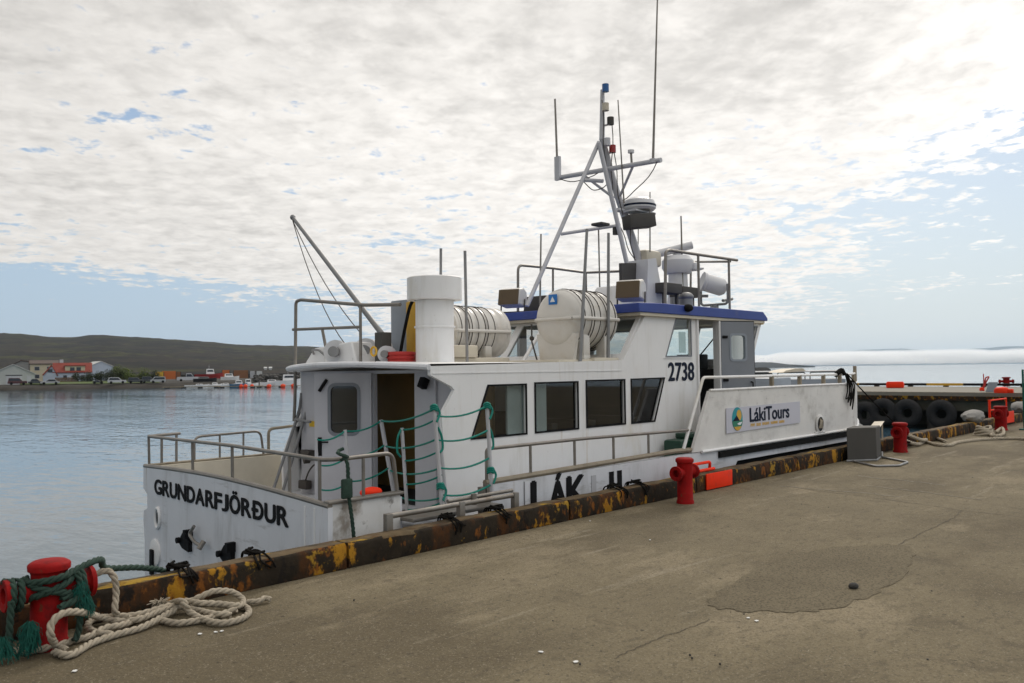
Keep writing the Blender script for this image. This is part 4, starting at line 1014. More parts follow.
    MB().mesh(curve_plate(rr(.19, .55, 1.74, 2.20, .07), [rr(.225, .515, 1.775, 2.165, .05)], .06), Md).build('window_frame', m_panel, do)
    MB().prism([Md @ Vector((x, z, 0)) for x, z in hole], Md.to_3x3() @ Vector((0, 0, .004))).build('window', m_glass, do, smooth=False)
    for z in (1.44, 2.14):
        MB().box(Md @ Vector((.10, z, .03)), (.10, .045, .03), rot=rot, bev=.008).build('hinge', m_blackpaint, do)
    hn = MB(); hn.tube(bend([Md @ Vector((.62, 1.40, .02)), Md @ Vector((.62, 1.40, .07)), Md @ Vector((.62, 1.20, .07))], .02), .012, 8); hn.build('handle', m_blackpaint, do)
    MB().mesh(curve_plate([(.015, .34), (.715, .34), (.715, 2.405), (.015, 2.405)], [[(.028, .352), (.702, .352), (.702, 2.392), (.028, 2.392)]], .03), Md).build('door_seal', m_blackpaint, do)
    pl = MB(); pl.cyl((12.03, SIDE - .05, .33), (12.03, SIDE - .05, 2.4), .022); pl.build('grab_pole', m_white, boat)
wheelhouse()

# --- funnel, rafts, casing, crane and gear on the cabin roof
def roof_gear():
    c = (6.98, 8.03)
    fu = MB(); r = .245
    fu.lathe([(r + .02, 1.72), (r + .02, 1.735), (r, 1.74), (r, 2.19), (r + .018, 2.195), (r + .018, 2.215), (r, 2.22), (r, 2.56)], (*c, 0), seg=40); fo = fu.build('funnel', m_white, boat)
    MB().lathe([(r + .01, 2.545), (r + .105, 2.55), (r + .105, 2.83), (r + .09, 2.84), (r + .07, 2.84), (r + .06, 2.75), (0, 2.75)], (*c, 0), seg=40, cap=False).build('funnel_cap', m_white, fo)
    # liferaft canisters
    def raft(s0, cy, z, Lr=.92, R1=.405):
        prof = [(0, -.055), (.20, -.045), (.33, -.02), (.385, .03), (R1, .09)]
        for k in range(5):
            u = .13 + k * (Lr - .26) / 4.0
            prof += [(R1, u - .05), (R1 + .014, u - .035), (R1 + .014, u + .035), (R1, u + .05)]
        prof += [(R1, Lr - .05), (.385, Lr - .02), (.30, Lr + .02), (0, Lr + .04)]
        o = MB().lathe(prof, (s0, cy, z), axis=(1, 0, 0), seg=40).build('liferaft', m_raft, boat, smooth=50)
        fl = MB(); fl.tube([(s0 - .03, cy - R1 * .8, z), (s0 + .05, cy - R1 - .012, z), (s0 + Lr - .04, cy - R1 - .012, z), (s0 + Lr + .02, cy - R1 * .8, z)], .028, 8)
        fl.tube([(s0 - .03, cy + R1 * .8, z), (s0 + .05, cy + R1 + .012, z), (s0 + Lr - .04, cy + R1 + .012, z), (s0 + Lr + .02, cy + R1 * .8, z)], .028, 8)
        fl.tube([(s0 - .05, cy - R1 * .8, z), (s0 - .07, cy, z), (s0 - .05, cy + R1 * .8, z)], .022, 8)
        fl.build('flange', m_raft, o)
        for u in (.12, .27, .33, .46, .60, .66, .80):
            MB().tube([(s0 + u + .02 * math.sin(a), cy + (R1 + .02) * math.cos(a), z + (R1 + .02) * math.sin(a)) for a in [k * math.pi / 16 for k in range(32)]], .007, 5, True).build('strap', m_strap, o)
        cr = MB(); zc_ = 1.72
        for u in (.16, .62):
            cr.bb((s0 + u, cy - .36, zc_ + .10), (s0 + u + .14, cy - .20, z - .22), .02); cr.bb((s0 + u, cy + .20, zc_ + .10), (s0 + u + .14, cy + .36, z - .22), .02); cr.bb((s0 + u, cy - .36, zc_ + .04), (s0 + u + .14, cy + .36, zc_ + .12), .01)
        cr.bb((s0 - .02, cy - .42, zc_ + .012), (s0 + Lr, cy + .42, zc_ + .05))
        cr.prism([(s0 - .0, cy - .30, zc_ + .05), (s0 - .0, cy + .30, zc_ + .05), (s0 - .0, cy + .36, z - .2), (s0 - .0, cy - .36, z - .2)], (.06, 0, 0))
        cr.build('cradle', m_raft, o)
        st = MB(); st.box((s0 - .048 + .0, cy - .02 + .03, z + .27), (.012, .15, .14), bev=.003); st.build('sticker', m_bluesticker, o)
        stw = MB(); stw.prism([(s0 - .056, cy + .055, z + .235), (s0 - .056, cy - .035, z + .235), (s0 - .056, cy + .01, z + .31)], (.004, 0, 0)); stw.build('sticker_mark', m_signwhite, o)
        hk = MB(); hk.tube([(s0 - .02, cy + R1 + .03, z - .05), (s0 - .02, cy + R1 + .03, z - .3), (s0, cy + .36, 1.78)], .012, 6); hk.sphere((s0 - .02, cy + R1 + .03, z - .25), .035); hk.build('release_hook', m_strap, o)
    raft(8.69, 7.46, 2.34); raft(8.06, 9.2, 2.23, 1.17, .37)
    b = MB(); b.bb((7.5, 8.55, 1.72), (8.9, 8.8, 1.83), .02); b.bb((7.75, 8.5, 1.83), (8.2, 8.78, 2.0), .02); b.build('vent_box', m_cream, boat)
    b = MB(); b.bb((8.2, 7.0, 1.722), (9.6, 7.9, 1.775), .01); b.bb((8.9, 6.96, 1.72), (9.45, 7.05, 1.80), .01); b.build('raft_base', m_cream, boat)
    st = MB(); st.cyl((9.05, 8.45, 1.74), (9.70, 8.6, 2.3), .028, seg=8); st.bb((9.0, 8.38, 1.72), (9.1, 8.55, 1.76)); st.build('stay_bar', m_white, boat)
    # casing hump, winches, crane
    h = MB(); h.prism([(6.45, 10.25, 1.74), (6.45, 9.98, 1.98), (6.45, 9.1, 2.05), (6.45, 8.98, 1.75)], (.8, 0, 0)); ho = h.build('casing', m_white, boat, bevel=.02)
    MB().tube(bend([(6.43, 9.95, 1.90), (6.38, 9.92, 1.96), (6.38, 9.75, 1.95), (6.43, 9.68, 1.88)], .03), .016, 8).build('handle', m_steel, ho)
    def winch(s, y, r, L_):
        w = MB(); w.lathe([(r, 0), (r, .04), (r * .5, .05), (r * .45, L_ - .05), (r, L_ - .04), (r, L_), (0, L_)], (s, y, 1.76 + r), axis=(.75, .66, 0), seg=28); w.bb((s - .12, y - r, 1.72), (s + .25, y + r * .6, 1.78), .01)
        wo = w.build('winch', m_dome, boat)
        m__ = MB(); m__.cyl((s, y, 1.76 + r), (s - .09, y - .08, 1.76 + r), r * .45); m__.build('motor', m_steel, wo)
    winch(6.42, 9.42, .16, .18); winch(6.72, 9.15, .17, .16); winch(6.62, 8.58, .11, .16)
    rb = MB(); rb.tube([(6.30, 8.41 + .055 * math.cos(a), 1.90 + .055 * math.sin(a)) for a in [k * math.pi / 7 for k in range(14)]], .014, 6, True); rb.build('rusty_ring', m_yellow, boat)
    cr = MB(); cr.bb((6.62, 8.66, 1.70), (6.78, 8.82, 2.16), .01); co = cr.build('crane_base', m_boxgrey, boat)
    a, b_ = Vector((6.70, 8.74, 2.12)), Vector((6.70, 10.92, 3.975))
    bm_ = MB(); bm_.cyl(a, b_, .038, .028, seg=12); bm_.sphere(b_, .042); bo = bm_.build('crane_boom', m_steel, boat)
    w = MB(); w.tube(sag(b_ + Vector((-.03, -.04, -.05)), (6.62, 9.1, 2.15), .14), .007, 5); w.tube(sag(b_ + Vector((-.03, -.04, -.05)), (6.55, 9.35, 2.0), .22), .007, 5); w.build('hoist_cable', m_strap, bo)
    y = MB(); y.bb((7.12, 8.72, 1.74), (7.34, 9.12, 2.62), .02); y.build('tall_cabinet', m_panel, boat)
    MB().bb((7.06, 8.45, 1.74), (7.34, 8.715, 2.58), .02).build('yellow_cabinet', m_yellow, boat)
    hs = MB(); hs.tube(smooth_path([(6.95, 8.36, 2.62), (6.90, 8.42, 2.5), (6.9, 8.52, 2.25), (6.9, 8.6, 2.0), (6.88, 8.62, 1.85)], 6), .022, 8); hs.build('black_hose', m_black, boat)
    rh = MB()
    for k in range(3): rh.tube([(6.75 + .16 * math.cos(a_), 8.42 + .16 * math.sin(a_), 1.77 + .05 * k) for a_ in [j * math.pi / 9 for j in range(18)]], .03, 7, True)
    rh.build('coiled_hose', m_redhose, boat)
    MB().tube([(6.9, 8.35 + .03 * math.cos(a_), 2.62 + .045 * math.sin(a_)) for a_ in [j * math.pi / 6 for j in range(12)]], .010, 6, True).build('shackle', m_strap, boat)
    # aft rail of the upper deck
    o = railing('upper_railing', bend([(6.5, 10.58, .95), (6.48, 10.52, 1.25), (6.5, 10.52, 2.67), (6.5, 10.40, 2.69), (6.52, 8.9, 2.52), (6.6, 8.25, 2.49)], .06), [((6.5, 8.96, 1.74), (6.5, 8.96, 2.51))], .024, m_rail, [[(6.5, 10.60, 2.27), (6.5, 8.96, 2.235)], [(6.5, 9.75, 1.95), (6.5, 9.85, 2.25)]])
    # antenna poles on the roof
    for p, q_, r in (((7.28, 8.25, 2.7), (7.29, 8.25, 3.27), .018), ((7.70, 8.2, 1.75), (7.68, 8.2, 3.27), .02)):
        MB().cyl(p, q_, r, seg=8).build('aerial', m_steel, boat)
    p1 = [at(580, 350, t=6.98), at(587, 229, t=6.98)]; p2 = [at(608, 352, t=6.99), at(608.5, 233, t=6.99)]
    for p in (p1, p2):
        q0 = Vector((p[0].x, p[0].y, 1.74)); MB().cyl(q0, p[1], .026, .02, seg=10).build('stanchion', m_steel, boat)
    # folded up floodlights
    def flood(c_, yaw, name='floodlight'):
        Rm = Matrix.Rotation(yaw, 3, 'Z') @ Matrix.Rotation(R_(12), 3, 'Y'); w = MB(); M = Matrix.Translation(c_) @ Rm.to_4x4()
        pr = [(-.19, -.15), (-.19, .13), (-.02, .20), (.12, .17), (.17, .05), (.14, -.12)]
        w.prism([M @ Vector((x, -.20, z)) for x, z in pr], Rm @ Vector((0, .40, 0))); wo = w.build(name, m_raft, boat, bevel=.03)
        MB().prism([M @ Vector((-.195, y_, z_)) for y_, z_ in ((-.185, -.145), (.185, -.145), (.185, .12), (-.185, .12))], Rm @ Vector((-.012, 0, 0))).build('lamp_face', m_brownglass, wo)
        l_ = MB(); l_.tube(bend([M @ Vector((0, -.22, 0)), M @ Vector((.02, -.22, -.22)), M @ Vector((.02, .22, -.22)), M @ Vector((0, .22, 0))], .03), .013, 6); l_.build('bracket', m_strap, wo)
    flood(Vector((10.6, 7.55, 2.83)), R_(20)); flood(Vector((10.35, 9.85, 2.86)), R_(20))
roof_gear()

# --- mast and the gear on the wheelhouse roof
def mast():
    T = CL; s_y = 11.566
    mm = MB(); pth = smooth_path([at(642, 275, t=T), at(639, 262, t=T), at(632, 238, t=T), at(616, 190, t=T), at(605, 150, t=T), at(602, 138, t=T)], 6)
    mm.tube(pth, [.085 - .035 * i / (len(pth) - 1) for i in range(len(pth))], 12); top0 = at(602, 140, t=T); mm.cyl(top0, at(602.5, 90, t=T), .05, .038, seg=12); mo = mm.build('mast', m_mast, boat)
    lg = MB(); lg.cyl(at(599, 143, t=T - .05), at(633, 290, t=T - .35), .04, seg=10); lg.build('mast_leg', m_mast, mo)
    lg = MB(); lg.cyl(at(599, 142, t=T), at(527, 306, s=9.9), .036, seg=10); lg.build('mast_leg', m_mast, mo)
    A, B = at(557, 178, s=s_y), at(661, 160, s=s_y)
    yd = MB(); yd.cyl(A, B, .042, seg=12); yd.cyl(at(653, 163, s=s_y - .01), at(653, 159, s=s_y - .01), .06); yo = yd.build('yard', m_mast, mo)
    br = MB(); br.cyl(at(582, 180, t=9.15), at(603, 181, t=T), .035, seg=8); br.cyl(at(585, 176, s=s_y), at(614, 198, t=T), .026, seg=8); br.cyl(at(633, 166, s=s_y), at(620, 196, t=T - .1), .024, seg=8); br.build('mast_brace', m_mast, mo)
    yb = MB(); yb.cyl(at(561, 234, s=11.0), at(620, 225, s=11.9), .030, seg=8); yb.build('lower_yard', m_mast, mo)
    # aerials
    def aerial(a, b, r0, r1): MB().cyl(a, b, r0, r1, seg=8).build('aerial', m_rail, mo)
    aerial(at(653, 162, s=s_y - .02), at(658.5, -40, s=s_y - .02), .022, .010)
    aerial(at(557.5, 171, s=s_y - .02), at(555, 99, s=s_y - .02), .022, .018)
    MB().bb(at(559, 180, s=s_y - .03) - Vector((.03, .03, 0)), at(556.5, 157, s=s_y - .03) + Vector((.03, .03, 0))).build('aerial_bracket', m_mast, mo)
    aerial(at(624, 203, t=8.35), at(618, 100, t=8.35), .014, .010)
    aerial(at(632, 168, s=s_y), at(631, 152, s=s_y), .02, .02); MB().cyl(at(631, 153, s=s_y), at(631, 150, s=s_y), .055).build('gps_antenna', m_dome, mo)
    aerial(at(650, 252, t=8.3), at(650, 192, t=8.3), .014, .01); aerial(at(638, 262, t=8.9), at(638.5, 205, t=8.9), .01, .01)
    aerial(at(600, 300, t=9.3), at(598.5, 228, t=9.3), .014, .014); aerial(at(540, 305, t=9.6), at(541, 234, t=9.6), .018, .014)
    aerial(at(683, 300, t=8.5), at(681, 216, t=8.5), .02, .014); 
    MB().bb(at(600.5, 226, s=11.3) - Vector((.12, .12, 0)), at(600.5, 226, s=11.3) + Vector((.12, .12, .05)), .02).build('camera_pod', m_boxgrey, mo)
    wr = MB()
    for a_, b_, dr in ((at(602, 100, t=T - .05), at(606, 170, t=T - .1), .05), (at(612, 124, t=T - .15), at(612, 190, t=T - .1), .10), (at(614, 152, t=T - .15), at(622, 215, t=T - .12), .08), (at(657, 162, s=s_y - .03), at(622, 200, t=T - .1), .10), (at(560, 179, s=s_y - .03), at(598, 172, s=s_y - .03), .10), (at(583, 181, s=s_y - .05), at(606, 184, t=T), .14), (at(628, 214, t=8.5), at(634, 258, t=8.5), .08), (at(620, 226, t=T - .1), at(636, 262, t=T - .1), .05)):
        wr.tube([p + Vector((.03, 0, 0)) * math.sin(k) for k, p in enumerate(sag(a_, b_, dr, 8))], .009, 5)
    wr.build('wiring', m_strap, mo)
    # lanterns
    def lantern(px, py, m_, arm):
        p = at(px, py, t=T - .12); MB().cyl(p - Vector((0, 0, .065)), p + Vector((0, 0, .065)), .06, seg=12).build('lantern', m_, mo)
        MB().cyl(p - Vector((0, 0, .05)), at(arm[0], arm[1], t=T), .018, seg=6).build('lantern_arm', m_mast, mo)
    lantern(605.5, 88, m_bluelens, (602, 94)); lantern(605.5, 107, m_cream, (602, 112)); lantern(610.5, 121, m_boxgrey, (603, 126)); lantern(612.5, 149, m_redlens, (605, 155)); lantern(607, 142, m_mast, (604, 146)); lantern(616, 231, m_boxgrey, (618, 226))
    # radar dome on its shelf and the dark box under it
    c = at(639, 205.5, t=8.55)
    MB().lathe([(0, -.10), (.26, -.10), (.30, -.06), (.30, .0), (.27, .08), (.18, .13), (0, .15)], c, seg=32).build('radar_dome', m_dome, mo)
    MB().lathe([(.303, -.035), (.303, .0)], c, seg=32, cap=False).build('dome_stripe', m_navy, mo)
    sh = MB(); q0 = c + Vector((0, 0, -.13)); sh.box(q0, (.62, .30, .035), rz=R_(0)); sh.cyl(at(617, 210, t=T), q0, .04); sh.build('radar_shelf', m_mast, mo)
    d = at(639, 221.5, t=8.45); MB().box(d, (.52, .30, .24), rot=Matrix.Rotation(R_(-25), 3, 'Z') @ Matrix.Rotation(R_(-7), 3, 'Y'), bev=.015).build('radar_reflector', m_boxgrey, mo)
    # pedestal and boxes
    p = MB(); ya, yb_ = T - .35, T + .35
    p.prism([(11.40, ya, 2.60), (11.62, ya, 3.0), (11.72, ya, 3.1), (12.35, ya, 3.1), (12.6, ya, 2.60)], (0, yb_ - ya, 0)); po = p.build('mast_pedestal', m_white, boat, bevel=.02)
    MB().prism([at(622, 291, t=ya - .06), at(621.5, 263, t=ya - .06), at(640, 263, t=ya - .06), at(648, 291, t=ya - .06)], (0, .055, 0)).build('dark_panel', m_boxgrey, po)
    MB().prism([at(648, 291, t=ya - .05), at(640.5, 263, t=ya - .05), at(643, 263, t=ya - .05), at(651, 291, t=ya - .05)], (0, .05, 0)).build('rust_bracket', m_yellow, po)
    # open array radar
    rp = MB(); c0 = at(678, 283, t=T - .1); base = Vector((c0.x, c0.y, 2.60))
    rp.lathe([(.26, 0), (.19, .5), (.18, .85)], base, seg=20); rp.lathe([(0, -.18), (.24, -.17), (.30, -.06), (.30, .08), (.22, .17), (0, .19)], base + Vector((0, 0, 1.02)), seg=24); rp.box(base + Vector((.18, -.22, .98)), (.22, .22, .16), bev=.03); rp.cyl(base + Vector((0, 0, 1.1)), base + Vector((0, 0, 1.36)), .09); rpo = rp.build('radar_pedestal', m_dome, boat)
    e0, e1 = at(649, 256, t=9.0), at(692, 245, t=8.4); MB().cyl(e0, e1, .075, seg=14).build('radar_scanner', m_dome, rpo)
    h = MB(); h.box(at(648, 259, t=8.7), (.5, .3, .3), bev=.06); h.build('horn', m_cream, boat)
    mp = MB(); mp.prism([at(647, 303, t=8.1), at(648, 259, t=8.1), at(656, 258, t=8.1), at(664, 303, t=8.1)], (0, .4, 0)); mp.build('white_locker', m_dome, boat)
    for (x0, x1, y_, t_) in ((665, 682.5, 288, 7.9), (683, 698, 292, 8.3)):
        a = at(x0, y_ - 6, t=t_); b = at(x1, y_ + 6, t=t_); bx = MB(); bx.bb((a.x, t_, b.z), (b.x, t_ + .3, a.z), .01); bx.bb((a.x + .05, t_ + .05, 2.6), (a.x + .1, t_ + .1, b.z)); bx.bb((b.x - .1, t_ + .05, 2.6), (b.x - .05, t_ + .1, b.z)); bx.build('vent_louvre', m_boxgrey, boat)
    # searchlight
    s = MB(); c = at(714, 285, t=8.2); ax = Vector((-.70, .62, .28)).normalized()
    s.lathe([(0, -.24), (.12, -.23), (.17, -.16), (.17, .18), (.19, .2), (.19, .25), (0, .22)], c, axis=ax, seg=26); s.box(c + ax * .36 + Vector((0, 0, .2)), (.2, .3, .03), rz=R_(-40)); so = s.build('searchlight', m_dome, boat)
    y = MB(); y.tube(bend([c + Vector((0, -.29, 0)), c + Vector((0, -.29, -.38)), c + Vector((0, .29, -.38)), c + Vector((0, .29, 0))], .08), .025, 8); y.cyl((c.x, c.y, 2.6), c + Vector((0, 0, -.38)), .08); y.cyl(c + Vector((.15, -.1, -.3)), c + Vector((.5, -.1, -.25)), .03); y.build('yoke', m_steel, so)
    tb = MB(); tb.cyl(at(692, 296, t=8.6), at(708, 296, t=8.3), .03); tb.cyl((14.0 - .9, 8.4, 2.6), (13.1, 8.4, 2.95), .05); tb.cyl((12.9, 8.0, 2.6), (12.9, 8.0, 2.9), .14, .12); tb.sphere((12.9, 8.0, 2.92), .14, (1, 1, .6)); tb.build('deck_fitting', m_steel, boat)
    # rails on the roof
    yy = 6.92; z0 = 2.6
    a = at(665, 306, t=7.3)
    t1 = bend([(11.16, 7.3, z0), (11.2, 7.3, 3.49), (11.3, 7.3, 3.53), (12.18, 7.3, 3.54), (13.5, 7.3, 3.56)], .08)
    railing('roof_railing', t1, [((12.18, 7.3, z0), (12.18, 7.3, 3.54)), ((13.2, 7.3, z0), (13.2, 7.3, 3.55))], .025, m_rail)
    t2 = bend([at(690, 300, t=8.9), at(691, 262, t=8.9), at(730, 261.5, t=7.35)], .15)
    t2[0].z = z0; railing('roof_railing', t2, [], .022, m_rail)
    t3 = bend([(11.05, 10.4, z0), (11.07, 10.4, 3.57), (12.05, 10.4, 3.59), (13.06, 10.4, 3.58), (13.5, 9.6, 3.58), (13.45, 9.2, 3.5)], .12)
    railing('roof_railing', t3, [((12.03, 10.4, z0), (12.05, 10.4, 3.59)), ((13.07, 10.4, z0), (13.06, 10.4, 3.57))], .025, m_rail)
    MB().bb((10.9, 9.6, 2.62), (12.3, 10.1, 2.95), .02).build('solar_box', m_boxgrey, boat)
    MB().sphere((11.02, SIDE - .1, 2.56), .075, (1.3, 1, .8)).build('speaker', m_black, boat)
mast()
# rope and mooring line at the bow
def bow_lines():
    mb = MB(); y = CL - HB
    for k in range(4):
        mb.tube(smooth_path([(15.7 + .03 * k, y + .10, 1.44), (15.75 + .02 * k, y + .02, 1.53 + .01 * k), (15.85 + .03 * k, y - .045, 1.46), (15.90 + .09 * k, y - .06, 1.2), (15.80 + .10 * k, y - .06, 1.02 - .07 * k), (16.0 + .08 * k, y - .06, 1.10 + .04 * k), (15.98 + .05 * k, y - .06, 1.36)], 6), .012, 7)
    mb.tube(smooth_path([(15.6, y + .02, 1.50), (15.75, y - .01, 1.56), (15.9, y + .02, 1.50)], 6), .05, 8)
    tag(mb.build('hanging_rope', m_darkrope), 'dark green rope bunch looped over the bow railing and hanging down its outer side', 'rope')
    m2 = MB(); m2.tube(sag((15.9, y - .05, 1.50), (17.1, 5.72, .33), .03, 14), .013, 8); m2.tube(smooth_path([(17.1, 5.72, .33), (16.85, 5.64, .24), (16.62, 5.56, .2), (16.5, 5.44, .19)], 6), .02, 8)
    tag(m2.build('mooring_line', m_darkrope), 'thin dark mooring line slanting down from the bow railing towards the quay', 'rope')
    fb = MB(); c0 = at(345, 470, t=CL - HB - .03)
    rope(fb, [(4.43, 6.38, .88), (4.44, 6.33, .80), (4.45, 6.33, .55), (4.48, 6.32, .3), (4.50, 6.32, .12)], .018)
    fb.bb((4.37, 6.30, .50), (4.48, 6.345, .68), .015); fb.tube([(4.42 + .05 * math.sin(k), 6.38 + .04 * math.cos(k), .84 + .015 * k) for k in range(8)], .016, 6)
    rnd = random.Random(1)
    for k in range(60): fb.tube([(4.50, 6.32, .14), (4.50 + rnd.uniform(-.06, .06), 6.32 + rnd.uniform(-.04, .04), rnd.uniform(.0, .08))], .004, 4)
    tag(fb.build('hanging_rope', m_greenrope), 'dark green rope with frayed end hanging from the corner of the stern railing', 'rope')
bow_lines()

# ------------------------------------------------------------------ gangway with teal ropes
def gangway():
    root = thing('gangway', (5.6, 6.2, .2), 'metal gangway with sloping posts and teal rope handlines beside the open aft door', 'gangway')
    # side beam assembly lying along the kerb
    b = MB(); b.cyl((4.74, 6.10, .325), (6.36, 6.10, .325), .026, seg=12); b.cyl((5.50, 6.16, .36), (6.42, 6.16, .365), .02, seg=12); b.build('side_beam', m_rail, root)
    for s, w in ((4.72, .05), (5.62, .05), (6.40, .05)):
        MB().bb((s - .035, 6.07, .16 if s != 4.72 else .12), (s + .035, 6.13, .35), .004).build('bracket', m_rail, root)
    MB().cyl((5.83, 6.13, .29), (5.83, 6.13, .40), .03).build('clamp', m_rail, root)
    pl = MB(); pl.bb((5.1, 6.2, .20), (6.3, 6.42, .235), .004); pl.prism([(5.35, 6.42, .205), (6.25, 6.42, .205), (6.1, 7.7, .0), (5.2, 7.7, .0)], (0, 0, .03)); pl.build('walkway', m_rail, root)
    def post(a, b_, r=.021, m_=m_mast): MB().cyl(a, b_, r, seg=10).build('post', m_, root)
    P1b, P1t = Vector((5.55, 6.3, .30)), Vector((5.456, 6.3, 1.28)); P2b, P2t = Vector((6.257, 6.3, .32)), Vector((6.198, 6.3, 1.27))
    post(P1b, P1t); post(P2b, P2t)
    C1b, C1t = Vector((6.22, 7.9, .10)), Vector((6.017, 7.9, 1.076)); C2b, C2t = Vector((5.62, 7.9, -.02)), Vector((5.509, 7.9, .99)); C3b, C3t = Vector((5.2, 7.9, -.05)), Vector((5.127, 7.9, .92))
    post(C1b, C1t, .024); post(C2b, C2t, .02); post(C3b, C3t, .012)
    B1b, B1t = Vector((5.92, 7.3, .0)), Vector((5.85, 7.3, 1.016)); B2b, B2t = Vector((6.02, 6.75, .15)), Vector((5.901, 6.75, 1.163))
    post(B1b, B1t, .02); post(B2b, B2t, .019)
    rp = MB()
    def lines(ta, ba, tb, bb_, fr, sg=.045):
        for f in fr:
            rp.tube(sag(ta.lerp(ba, f), tb.lerp(bb_, f), sg, 10), .0105, 6)
    fr4 = (.01, .30, .58, .88)
    lines(C3t, C3b, C2t, C2b, fr4); lines(C2t, C2b, C1t, C1b, fr4); lines(C1t, C1b, P1t, P1b, (.01, .32, .62, .92), .05)
    lines(B1t, B1b, B2t, B2b, (.02, .36, .62, .9), .03); lines(P1t.lerp(P1b, .08), P1b, P2t, P2b, (.0, .27, .58, .88), .05)
    # knots
    kns = []
    for p in (P1t, P2t, P1t.lerp(P1b, .80), P2t.lerp(P2b, .72)):
        kn = MB()
        for k in range(3): kn.tube([p + Vector((.032 * math.cos(a), .032 * math.sin(a), -.02 + .02 * k + .01 * math.sin(2 * a))) for a in [j * math.pi / 5 for j in range(10)]], .013, 6, True)
        kn.tube(smooth_path([p + Vector((.03, -.02, 0)), p + Vector((.05, -.03, -.06)), p + Vector((.0, -.04, -.14))], 4), .012, 6); kn.build('knot', m_teal, root)
    kn = rp
    kn.tube(smooth_path([P1t.lerp(P1b, .2) + Vector((.03, 0, 0)), P1t.lerp(P1b, .3) + Vector((.07, .0, 0)), P1t.lerp(P1b, .42) + Vector((.07, 0, 0)), P1t.lerp(P1b, .46) + Vector((.03, 0, 0))], 5), .0125, 6)
    kn.tube(smooth_path([P2t.lerp(P2b, .22), P2t.lerp(P2b, .32) + Vector((.05, 0, 0)), P2t.lerp(P2b, .46) + Vector((.06, 0, 0)), P2t.lerp(P2b, .50)], 5), .0125, 6)
    kn.tube(smooth_path([B1t, B1t + Vector((-.06, 0, -.1)), B1t + Vector((-.07, 0, -.25)), B1t + Vector((-.02, 0, -.32))], 5), .0125, 6)
    rp.build('handline', m_teal, root)
gangway()

# ------------------------------------------------------------------ ladders at the quay edge
def ladder(s0, s1, label, z_=.0):
    root = thing('quay_ladder', ((s0 + s1) / 2, QY, 0), label, 'ladder', 'orange ladders on the quay edge')
    MB().bb((s0, QY - .03, .015), (s1, QY - .012, .225), .003).build('marker_panel', m_orange, root)
    for x in (s0 + .02, s1 - .02):
        pass
    h = MB(); h.tube(bend([(s0 - .28, 5.95, .24), (s0 - .28, 6.02, .34), (s1 - .25, 6.02, .34), (s1 - .2, 6.06, .24)], .05), .022, 8); h.tube([(s0 - .3, 5.99, .245), (s1 - .2, 5.99, .245)], .022, 8); h.build('grab_hoop', m_orange, root)
    st = MB()
    for x in (s0 - .25, s1 - .25): st.cyl((x, 6.17, -2.2), (x, 6.17, .2), .02)
    for k in range(8): st.cyl((s0 - .25, 6.17, -.1 - .28 * k), (s1 - .25, 6.17, -.1 - .28 * k), .014)
    st.build('rung_frame', m_orange, root)
    return root
ladder(9.82, 10.50, 'orange ladder with flat marker panel beside the middle red bollard')
def tall_ladder():
    root = thing('quay_ladder', (25.5, 6.05, .2), 'orange ladder with upright hoops behind the farthest red bollard of the quay edge', 'ladder', 'orange ladders on the quay edge')
    f = MB()
    for x in (24.6, 26.3): f.cyl((x, 6.08, .0), (x, 6.08, .70), .032 if x < 25 else .02, seg=8)
    for z in (.68, .42): f.cyl((24.6, 6.08, z), (26.3, 6.08, z), .02, seg=8)
    f.build('hoop', m_orange, root)
    a = at(1004, 413, t=QY - .03); b = at(1011, 424, t=QY - .03)
    MB().bb((25.2, QY - .03, .06), (25.95, QY - .01, .36)).build('marker_panel', m_orange, root)
tall_ladder()

# ------------------------------------------------------------------ grey cabinet with tube frame
def cabinet():
    root = thing('grey_cabinet', (14.75, 5.6, 0), 'dark grey square cabinet standing on the quay in front of the bow', 'cabinet')
    b = [Vector((14.27, 5.73, 0)), Vector((14.72, 5.40, 0)), Vector((15.28, 5.53, 0)), Vector((14.84, 5.85, 0))]
    mb = MB(); mb.prism([p + Vector((0, 0, .03)) for p in b], (0, 0, .55)); mb.build('body', m_boxgrey, root, bevel=.015)
    fr = MB(); fr.tube([p + Vector((0, 0, .02)) for p in b], .02, 6, True); fr.build('base_frame', m_steel, root)
    l_ = MB(); l_.tube(bend([at(853, 461, z=.02), at(875, 466, z=.02), at(899, 465.5, z=.02), at(908, 462, z=.02), at(882, 457, z=.02), at(882, 452, z=.10)], .05), .018, 8); l_.build('tube_loop', m_steel, root)
cabinet()
tb_ = MB(); q0 = at(871, 426, t=6.05); q1 = at(879, 426, t=6.0)
tb_.prism([at(869.5, 427.5, t=5.72), at(880, 427.5, t=5.60), at(884.5, 421.0, t=5.85), at(874.5, 421.5, t=5.97)], (.02, .02, -.012)); q0 = at(882, 423, t=5.88); tb_.cyl((q0.x, q0.y, 0), q0, .015, seg=6); q1 = at(876, 423, t=5.96); tb_.cyl((q1.x, q1.y, .2), q1, .015, seg=6)
tag(tb_.build('tilted_board', m_lightwood), 'pale tilted board on short legs behind the grey cabinet', 'board')

